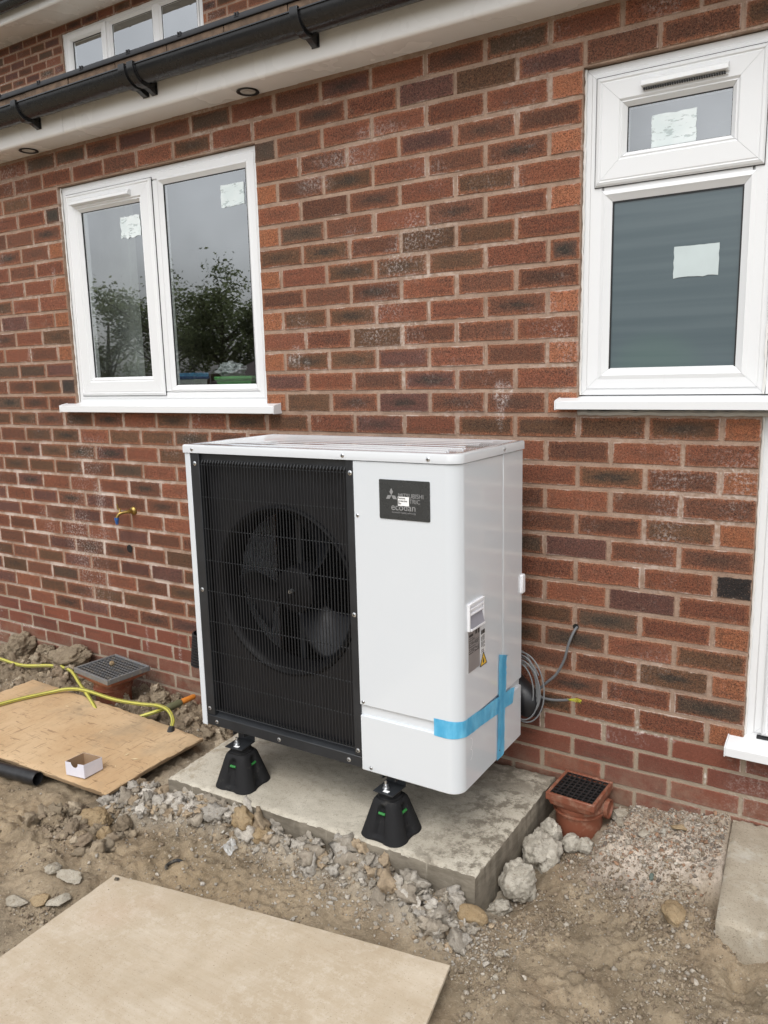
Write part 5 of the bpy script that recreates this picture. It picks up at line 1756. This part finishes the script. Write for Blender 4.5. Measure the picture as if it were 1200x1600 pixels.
def crumple(name, loc, s, label, cat, mat, seed, n=9):
    rr = random.Random(seed); vs = []; fs = []
    for j in range(n):
        for i in range(n):
            u, v = i / (n - 1) - .5, j / (n - 1) - .5
            vs.append((u * s * 1.0 + rr.uniform(-1, 1) * s * .03, v * s * .8 * (1 - .45 * abs(u + .2)) + rr.uniform(-1, 1) * s * .03, (.25 - abs(v + .1 * u)) * s * .9 + rr.uniform(-1, 1) * s * .05))
    for j in range(n - 1):
        for i in range(n - 1): k = j * n + i; fs.append((k, k + 1, k + n + 1, k + n))
    m = MB(); m.add(vs, fs); o = obj(name, m, mat, None, fixn=False); o.location = loc; o.rotation_euler = (0, 0, rr.uniform(0, 3))
    return tag(o, label, cat)
crumple('plastic_scrap', (-.865, -.87, gz(-.865, -.87) + .014), .062, 'crumpled clear plastic scrap lying on the soil in front of the slab', 'litter', M['clearfilm'], 8)
crumple('plastic_scrap', (-1.985, -.845, .052), .035, 'small clear plastic scrap beside the black pipe', 'litter', M['clearfilm'], 12, 6)
m = MB(); zz = gz(-.982, -1.01) + .007
m.tube(spline([(-.955, -.985, zz + .004), (-.978, -.985, zz + .004), (-.992, -1.0, zz), (-.990, -1.022, zz), (-.975, -1.035, zz)], 5), .0055, 8)
tag(obj('rubber_offcut', m, M['dustyblack'], None, smooth=True), 'curved grey rubber offcut on the soil near the plywood corner', 'rubber scrap')
m = MB(); m.prism([(-1.062, -1.163), (-1.050, -1.158), (-1.046, -1.166), (-1.058, -1.171)], .047, .052, 'z')
tag(obj('tar_crumb', m, M['dustyblack'], None), 'black crumb at the top corner of the plywood sheet', 'crumb')

# ================================================================== STONES, LUMPS, RUBBLE
def lump(name, x, y, r, mat, label, cat, sq=(1, 1, .7), sub=4, amp=.35, freq=4, seed=0, sink=.35, rot=None, facet=0, group=None):
    z = gz(x, y)
    o = blob(name, (x, y, z + r * sq[2] * (1 - sink)), r, mat, sub, amp, freq, sq, seed=seed, facet=facet)
    if rot is not None: o.rotation_euler = rot
    return tag(o, label, cat, group)
RB, CL, YC, ST = M['rubble'], M['clod'], M['yclod'], M['stone']
lump('concrete_lump', .012, -.512, .058, RB, 'biggest crumbly concrete lump against the slab side, nearest the camera', 'concrete lump', (1, .95, 1.15), 5, .40, 2.2, 21, .25, (0.2, .1, .6))
lump('concrete_lump', -.020, -.585, .030, RB, 'smaller concrete lump at the foot of the biggest one', 'concrete lump', (1.2, .8, .8), 4, .4, 4, 22)
lump('concrete_lump', .010, -.318, .062, RB, 'bent concrete lump beside the middle of the slab side', 'concrete lump', (.9, 1.25, .9), 5, .5, 2.0, 23, .25, (.1, .2, .3))
lump('concrete_lump', .005, -.222, .048, RB, 'upright concrete lump between slab and terracotta drain', 'concrete lump', (.8, .8, 1.3), 5, .38, 2.2, 24, .35, (0, 0, 1.0))
lump('concrete_lump', .085, -.235, .034, RB, 'round grey lump in front of the terracotta drain', 'concrete lump', (1, 1, .85), 4, .3, 4, 25)
lump('concrete_lump', .128, -.225, .028, RB, 'pale lump in front of the terracotta drain, on its right', 'concrete lump', (1, 1, .9), 4, .3, 4, 26)
lump('stone', -.045, -.742, .042, YC, 'brown smooth stone at the front corner of the slab', 'stone', (1.35, .8, .7), 4, .18, 2.5, 27, .45, (0, 0, .3), 8)
lump('stone', .088, -.825, .013, ST, 'small white stone alone on the bare soil, right of the plywood', 'stone', (1, .9, .8), 3, .2, 3, 28, .3, None, 8)
lump('stone', .112, -.915, .009, ST, 'tiny white stone below the small white stone', 'stone', (1, .9, .8), 3, .2, 3, 29, .3, None, 8)
lump('stone', .470, -.478, .040, YC, 'brown clay hump on the soil near the paving slab corner', 'stone', (.85, 1.4, .5), 4, .3, 2.5, 30, .5, (0, 0, .5))
lump('soil_clod', -1.405, -.975, .056, YC, 'largest brown clay clod between strand board and plywood', 'soil clod', (1, .8, .75), 5, .3, 2.8, 31, .35, (0, 0, .5))
lump('soil_clod', -1.310, -.925, .036, CL, 'brown clod right of the largest clay clod', 'soil clod', (1.1, .8, .8), 4, .4, 3.2, 32)
lump('soil_clod', -1.290, -1.02, .032, YC, 'small clay clod in front of the largest clay clod', 'soil clod', (1, .8, .9), 4, .35, 3.2, 33)
lump('stone', -1.205, -1.222, .036, ST, 'pale crusty stone beside the plywood edge, furthest from the camera', 'stone', (1.25, .8, .6), 4, .25, 3, 34, .35, (0, .1, .2), 10)
lump('stone', -1.150, -1.300, .034, ST, 'pale angular stone touching the plywood edge', 'stone', (1.3, .8, .5), 4, .12, 2, 35, .3, (.1, .1, 1.0), 12)
lump('stone', -1.195, -1.335, .030, YC, 'tan angular stone left of the one touching the plywood', 'stone', (1.3, .8, .55), 4, .12, 2, 36, .3, (.1, 0, .9), 12)
lump('stone', -1.260, -1.370, .028, ST, 'flat grey brown stone, leftmost of the stones by the plywood', 'stone', (1.5, .9, .4), 4, .12, 2, 37, .3, (0, 0, .4), 10)
lump('stone', -1.262, -1.240, .022, ST, 'small rough white stone behind the pale crusty stone', 'stone', (1.2, .9, .7), 4, .3, 3, 38, .3)
lump('stone', -.245, -.775, .030, ST, 'pale stone in the rubble in front of the slab, right of centre', 'stone', (1.2, .9, .8), 4, .2, 3, 39, .3, None, 10)
lump('soil_clod', -.885, -.770, .044, YC, 'ochre clay lump in the rubble in front of the slab', 'soil clod', (1.1, .8, .9), 4, .35, 3, 40, .3)
lump('soil_clod', -.800, -.775, .034, YC, 'smaller ochre lump right of the ochre clay lump', 'soil clod', (1.0, .8, .8), 4, .35, 3, 41, .3)
lump('soil_clod', -2.060, -.175, .052, CL, 'rounded soil clod right of the left drain', 'soil clod', (1, .9, .85), 5, .35, 3.4, 42, .3)
lump('soil_clod', -1.960, -.150, .050, CL, 'cracked soil clod between the left drain and orange connector', 'soil clod', (.95, .85, .9), 5, .4, 3.4, 43, .3)
lump('stone', -1.880, -.095, .048, YC, 'smooth tan stone against the wall near the orange connector', 'stone', (1.3, .7, .6), 4, .18, 2.4, 44, .35, None, 8)
lump('soil_clod', -2.72, -.085, .085, CL, 'big ridge-shaped soil clod against the wall, left of the drain', 'soil clod', (1.4, .8, .75), 5, .35, 3.4, 45, .35, (0, -.2, .3))
lump('soil_clod', -3.18, -.070, .085, CL, 'big dark soil clod against the wall at the far left', 'soil clod', (1.2, .8, .8), 5, .4, 3.6, 46, .35)
lump('soil_clod', -2.97, -.055, .060, CL, 'dark soil clod between the two big clods on the left', 'soil clod', (1.0, .8, .9), 5, .4, 3.6, 47, .3)
lump('stone', .190, -.045, .030, ST, 'largest grey stone on the gravel against the red brick', 'stone', (1.2, .9, .8), 4, .2, 3, 48, .2, None, 9)
lump('stone', .300, -.150, .020, ST, 'flat pale stone in the middle of the gravel', 'stone', (1.4, .9, .5), 4, .15, 2, 49, .3, None, 9)
lump('stone', .215, -.115, .017, ST, 'pointed cream stone on the gravel near the terracotta drain', 'stone', (.9, 1.2, .9), 4, .15, 2, 50, .3, None, 9)
lump('stone', .40, -.095, .020, YC, 'tan stone on the gravel towards the paving slab', 'stone', (1.4, .8, .6), 4, .15, 2, 52, .3, None, 9)
lump('stone', .365, -.318, .011, simple('green_stone', (.10, .13, .11), .8), 'small green grey stone on the sand right of the hollow', 'stone', (1.4, .8, .6), 3, .15, 2, 51, .3, None, 9)

# counted-out small stuff: joined meshes of individual deformed stones
def scatter(name, spots, mat, sub=1, cols=None, seed=1, amp=.25, flat=(.55, .95), ncut=6, smooth=True):
    lib = [rockshape(sub, amp, 2.6 + .1 * k, seed * 100 + k, ncut + 4, .42, .8) for k in range(26)]
    tri = np.array(lib[0][1]); nv = len(lib[0][0])
    rr = np.random.default_rng(seed); n = len(spots)
    V = np.zeros((n, nv, 3)); Cc = np.zeros((n, nv, 4)); Cc[..., 3] = 1
    P = np.array([(s[0], s[1]) for s in spots]); Rr = np.array([s[2] for s in spots])
    Zg = ground(P[:, 0], P[:, 1])
    for i in range(n):
        b = lib[rr.integers(26)][0]
        b = b * np.array([rr.uniform(.75, 1.3), rr.uniform(.7, 1.1), rr.uniform(*flat)])
        e = Euler((rr.uniform(-.6, .6), rr.uniform(-.6, .6), rr.uniform(0, 6.28))).to_matrix()
        b = b @ np.array(e).T * Rr[i]
        V[i] = b + np.array([P[i, 0], P[i, 1], Zg[i] + Rr[i] * rr.uniform(.05, .55)])
        if cols is not None:
            c = np.array(cols[rr.integers(len(cols))]) * rr.uniform(.75, 1.2); Cc[i, :, :3] = c
    F = (tri[None] + (np.arange(n) * nv)[:, None, None]).reshape(-1, 3)
    me = bpy.data.meshes.new(name)
    me.vertices.add(n * nv); me.vertices.foreach_set('co', V.reshape(-1).astype(np.float32))
    me.loops.add(F.size); me.loops.foreach_set('vertex_index', F.ravel().astype(np.int32))
    me.polygons.add(len(F)); me.polygons.foreach_set('loop_start', (np.arange(len(F)) * 3).astype(np.int32))
    me.update(calc_edges=True)
    if sub > 1 and smooth: me.polygons.foreach_set('use_smooth', np.ones(len(F), bool))
    a = me.color_attributes.new('scol', 'FLOAT_COLOR', 'POINT'); a.data.foreach_set('color', Cc.reshape(-1).astype(np.float32))
    me.materials.append(mat)
    o = bpy.data.objects.new(name, me); COL.objects.link(o); o['kind'] = 'stuff'
    return o
def inslab(x, y): return -1.31 < x < -.055 and y > -.70 + .0
def inboard(x, y):
    if -2.8 < x < -1.50 and -.89 < y < -.28: return True
    if -1.09 < x < .05 + (y + .96) * -.2 and y < -.97 + (x) * .172 - .0: return True
    return False
R0_ = np.random.default_rng(5)
GC = [(.46, .41, .34), (.56, .51, .44), (.28, .22, .17), (.40, .30, .22), (.22, .19, .16), (.52, .48, .41), (.33, .27, .20), (.36, .22, .14)]
# gravel on the shelf at the right
sp = []
while len(sp) < 4600:
    x, y = R0_.uniform(.08, .62), R0_.uniform(-.42, .0)
    w_ = sm(-.36, -.12, y + .25 * (x - .3) * 0) * sm(.07, .16, x)
    if R0_.random() > float(w_) * .9 + .18: continue
    if x > .54 and y > -.43: continue
    if .0 < x < .165 and y > -.2: continue
    sp.append((x, y, min(.0105, .0016 + R0_.exponential(.0019))))
o = scatter('gravel', sp, M['gravel'], 2, GC, 2, .3, (.5, .95), 8, False); tag(o, 'mixed gravel and sand on the soil beside the terracotta drain', 'gravel')
# crumbled concrete in front of slab
sp = []
while len(sp) < 950:
    x, y = R0_.uniform(-1.5, .0), R0_.uniform(-.98, -.70)
    lim = -.79 - .07 * max(0, (-x - .95) / .35) - .10 * max(0, (x + .42) / .42)
    if inboard(x, y) or R0_.random() > float(sm(lim - .035, lim + .025, np.array(y))): continue
    sp.append((x, y, min(.046, .004 + R0_.exponential(.0105))))
for i in range(60):
    sp.append((R0_.uniform(-1.52, -1.28), R0_.uniform(-.92, -.66), R0_.uniform(.006, .026)))
RC = [(.46, .42, .36), (.40, .36, .30), (.52, .48, .42), (.34, .295, .235), (.40, .31, .21)]
o = scatter('concrete_rubble', sp, M['gravel'], 3, RC, 3, .75, (.6, 1.0), 7); tag(o, 'crumbled grey concrete spilled along the front of the slab', 'rubble')
sp = []
while len(sp) < 4200:
    x, y = R0_.uniform(-1.6, .12), R0_.uniform(-1.15, -.68)
    if inslab(x, y) or inboard(x, y): continue
    if R0_.random() > float(sm(-.95, -.78, np.array(y))) * .9 + .08: continue
    sp.append((x, y, min(.011, .0016 + R0_.exponential(.0022))))
o = scatter('fine_rubble', sp, M['gravel'], 2, RC, 4, .5, (.55, 1), 6, False); tag(o, 'fine concrete crumbs on the soil between slab and plywood', 'rubble')
# soil crumbs everywhere
sp = []
SC = [(.28, .22, .155), (.33, .265, .185), (.24, .185, .13), (.40, .33, .24), (.48, .43, .36)]
while len(sp) < 24000:
    q_ = R0_.random()
    if q_ < .22: x, y = R0_.uniform(-3.6, -1.35), R0_.uniform(-.45, -.01)
    elif q_ < .55: x, y = R0_.uniform(-2.2, -.3), R0_.uniform(-1.6, -.80)
    else: x, y = R0_.uniform(-.02, .85), R0_.uniform(-1.3, -.25)
    if inslab(x, y) or inboard(x, y): continue
    if x > .54 and y > -.44: continue
    cl = float(fbm(np.array([x * .8 + y * .6]), np.array([y * .8 - x * .6]) * 1.0, 8, 3, 77)[0])
    if R0_.random() > .10 + max(0, cl + .02) * 5.0: continue
    sp.append((x, y, min(.011, .0014 + R0_.exponential(.0018))))
o = scatter('soil_crumbs', sp, M['gravel'], 1, SC, 6, .35, (.5, .9), 3, False); tag(o, 'loose crumbs of soil and small stones scattered over the ground', 'soil crumbs')
# mid-size clods
sp = []
while len(sp) < 420:
    if R0_.random() < .7: x, y = R0_.uniform(-3.6, -1.40), R0_.uniform(-.33, -.03)
    else: x, y = R0_.uniform(-1.62, -1.22), R0_.uniform(-1.12, -.92)
    if inslab(x, y) or inboard(x, y): continue
    if math.hypot(x + 2.27, y + .17) < .15: continue
    sp.append((x, y, min(.042, .008 + R0_.exponential(.009))))
o = scatter('loose_clods', sp, M['gravel'], 3, SC[:4], 8, .65, (.6, 1.0), 5); tag(o, 'broken dark soil clods heaped along the foot of the wall', 'soil clods')
# wood flakes lying on boards
m = MB(); rr = random.Random(9)
for (x, y) in ((-1.66, -.61), (-1.60, -.62), (-2.30, -.42), (-1.62, -.70), (-1.93, -.52)):
    a = rr.uniform(0, 3); L = rr.uniform(.010, .018)
    m.add([(x - L * math.cos(a), y - L * math.sin(a), .0655), (x + .004, y - .003, .0660), (x + L * math.cos(a), y + L * math.sin(a), .0668), (x - .003, y + .004, .0672)], [(0, 1, 2, 3)])
o = obj('wood_flakes', m, simple('pale_wood', (.62, .50, .30), .8), None, fixn=False); o['kind'] = 'stuff'; tag(o, 'pale wood flakes scattered on the strand board', 'wood flakes')

# ================================================================== GARDEN BEHIND THE CAMERA (seen in the glass)
def tree(name, x, y, h, cr, n, seed, label):
    e = empty(name, (x, y, 0)); tag(e, label, 'tree'); rr = random.Random(seed)
    m = MB(); m.tube([(x, y, -.1), (x + .05, y, h * .25), (x - .05, y + .05, h * .5), (x, y, h * .8)], [.16, .12, .08, .03], 10)
    tips = []
    for i in range(16):
        a = rr.uniform(0, 6.28); z0_ = h * rr.uniform(.25, .65); L = cr * rr.uniform(.6, 1.05)
        p = [(x, y, z0_), (x + L * .5 * math.cos(a), y + L * .5 * math.sin(a), z0_ + L * .35), (x + L * math.cos(a), y + L * math.sin(a), z0_ + L * rr.uniform(.4, .95))]
        m.tube(p, [.035, .02, .006], 6); tips += [Vector(p[1]), Vector(p[2])] + [Vector(p[1]).lerp(Vector(p[2]), .5)]
    tips += [Vector((x, y, h * .85)), Vector((x, y, h))]
    obj('trunk', m, M['bark'], e, smooth=True)
    q = MB(); cols = []
    for i in range(n):
        t = rr.choice(tips)
        g_ = Vector((rr.gauss(0, 1), rr.gauss(0, 1), rr.gauss(0, .8))) * cr * .11
        p = t + g_; s_ = rr.uniform(.03, .07)
        u = Vector((rr.gauss(0, 1), rr.gauss(0, 1), rr.gauss(0, 1))).normalized(); v = u.orthogonal().normalized()
        q.add([tuple(p - u * s_), tuple(p + v * s_ * .5), tuple(p + u * s_), tuple(p - v * s_ * .5)], [(0, 1, 2, 3)])
        c = rr.uniform(.5, 1.5); cols += [(.17 * c, .20 * c, .10 * c, 1)] * 4
    o = obj('crown', q, M['leaf'], e, fixn=False)
    a = o.data.color_attributes.new('scol', 'FLOAT_COLOR', 'POINT'); a.data.foreach_set('color', np.array(cols, np.float32).ravel())
tree('garden_tree', -13.0, -12.2, 4.1, 1.9, 12000, 1, 'green garden tree reflected in the left window, behind the camera')
tree('garden_tree', -15.6, -12.8, 4.2, 2.0, 10000, 2, 'second garden tree further left, reflected in the left window sash')
tree('garden_tree', -11.0, -13.0, 3.2, 1.5, 8000, 3, 'low garden tree reflected beside the outbuilding roof')
tree('garden_tree', -18.2, -13.0, 4.0, 1.9, 7000, 4, 'furthest garden tree, reflected at the sash left edge')
tree('garden_tree', 7.5, -14.5, 4.2, 2.0, 5000, 5, 'garden tree on the right, behind the camera')
nb = empty('outbuilding', (-7.8, -8.2, 0)); tag(nb, 'low outbuilding with dark pitched roof reflected in the left window', 'outbuilding')
obj('wall', MB().box(-8.4, -6.3, -9.6, -7.2, 0, 1.55), M['render'], nb)
m = MB(); m.prism([(-9.8, 1.5), (-8.4, 1.95), (-7.0, 1.5), (-7.0, 1.44), (-8.4, 1.89), (-9.8, 1.44)], -8.5, -6.1, 'x')
obj('roof', m, M['farroof'], nb)
fe = empty('garden_fence', (-8, -15.5, 0)); tag(fe, 'timber fence along the far side of the garden', 'fence')
m = MB()
for i in range(110): m.box(-26 + i * .33, -26 + i * .33 + .30, -15.55 + (i % 2) * .02, -15.53 + (i % 2) * .02, 0, 1.7)
o = obj('boards', m, simple('fence_timber', (.12, .08, .05), .85, var=.2), fe); o['kind'] = 'stuff'
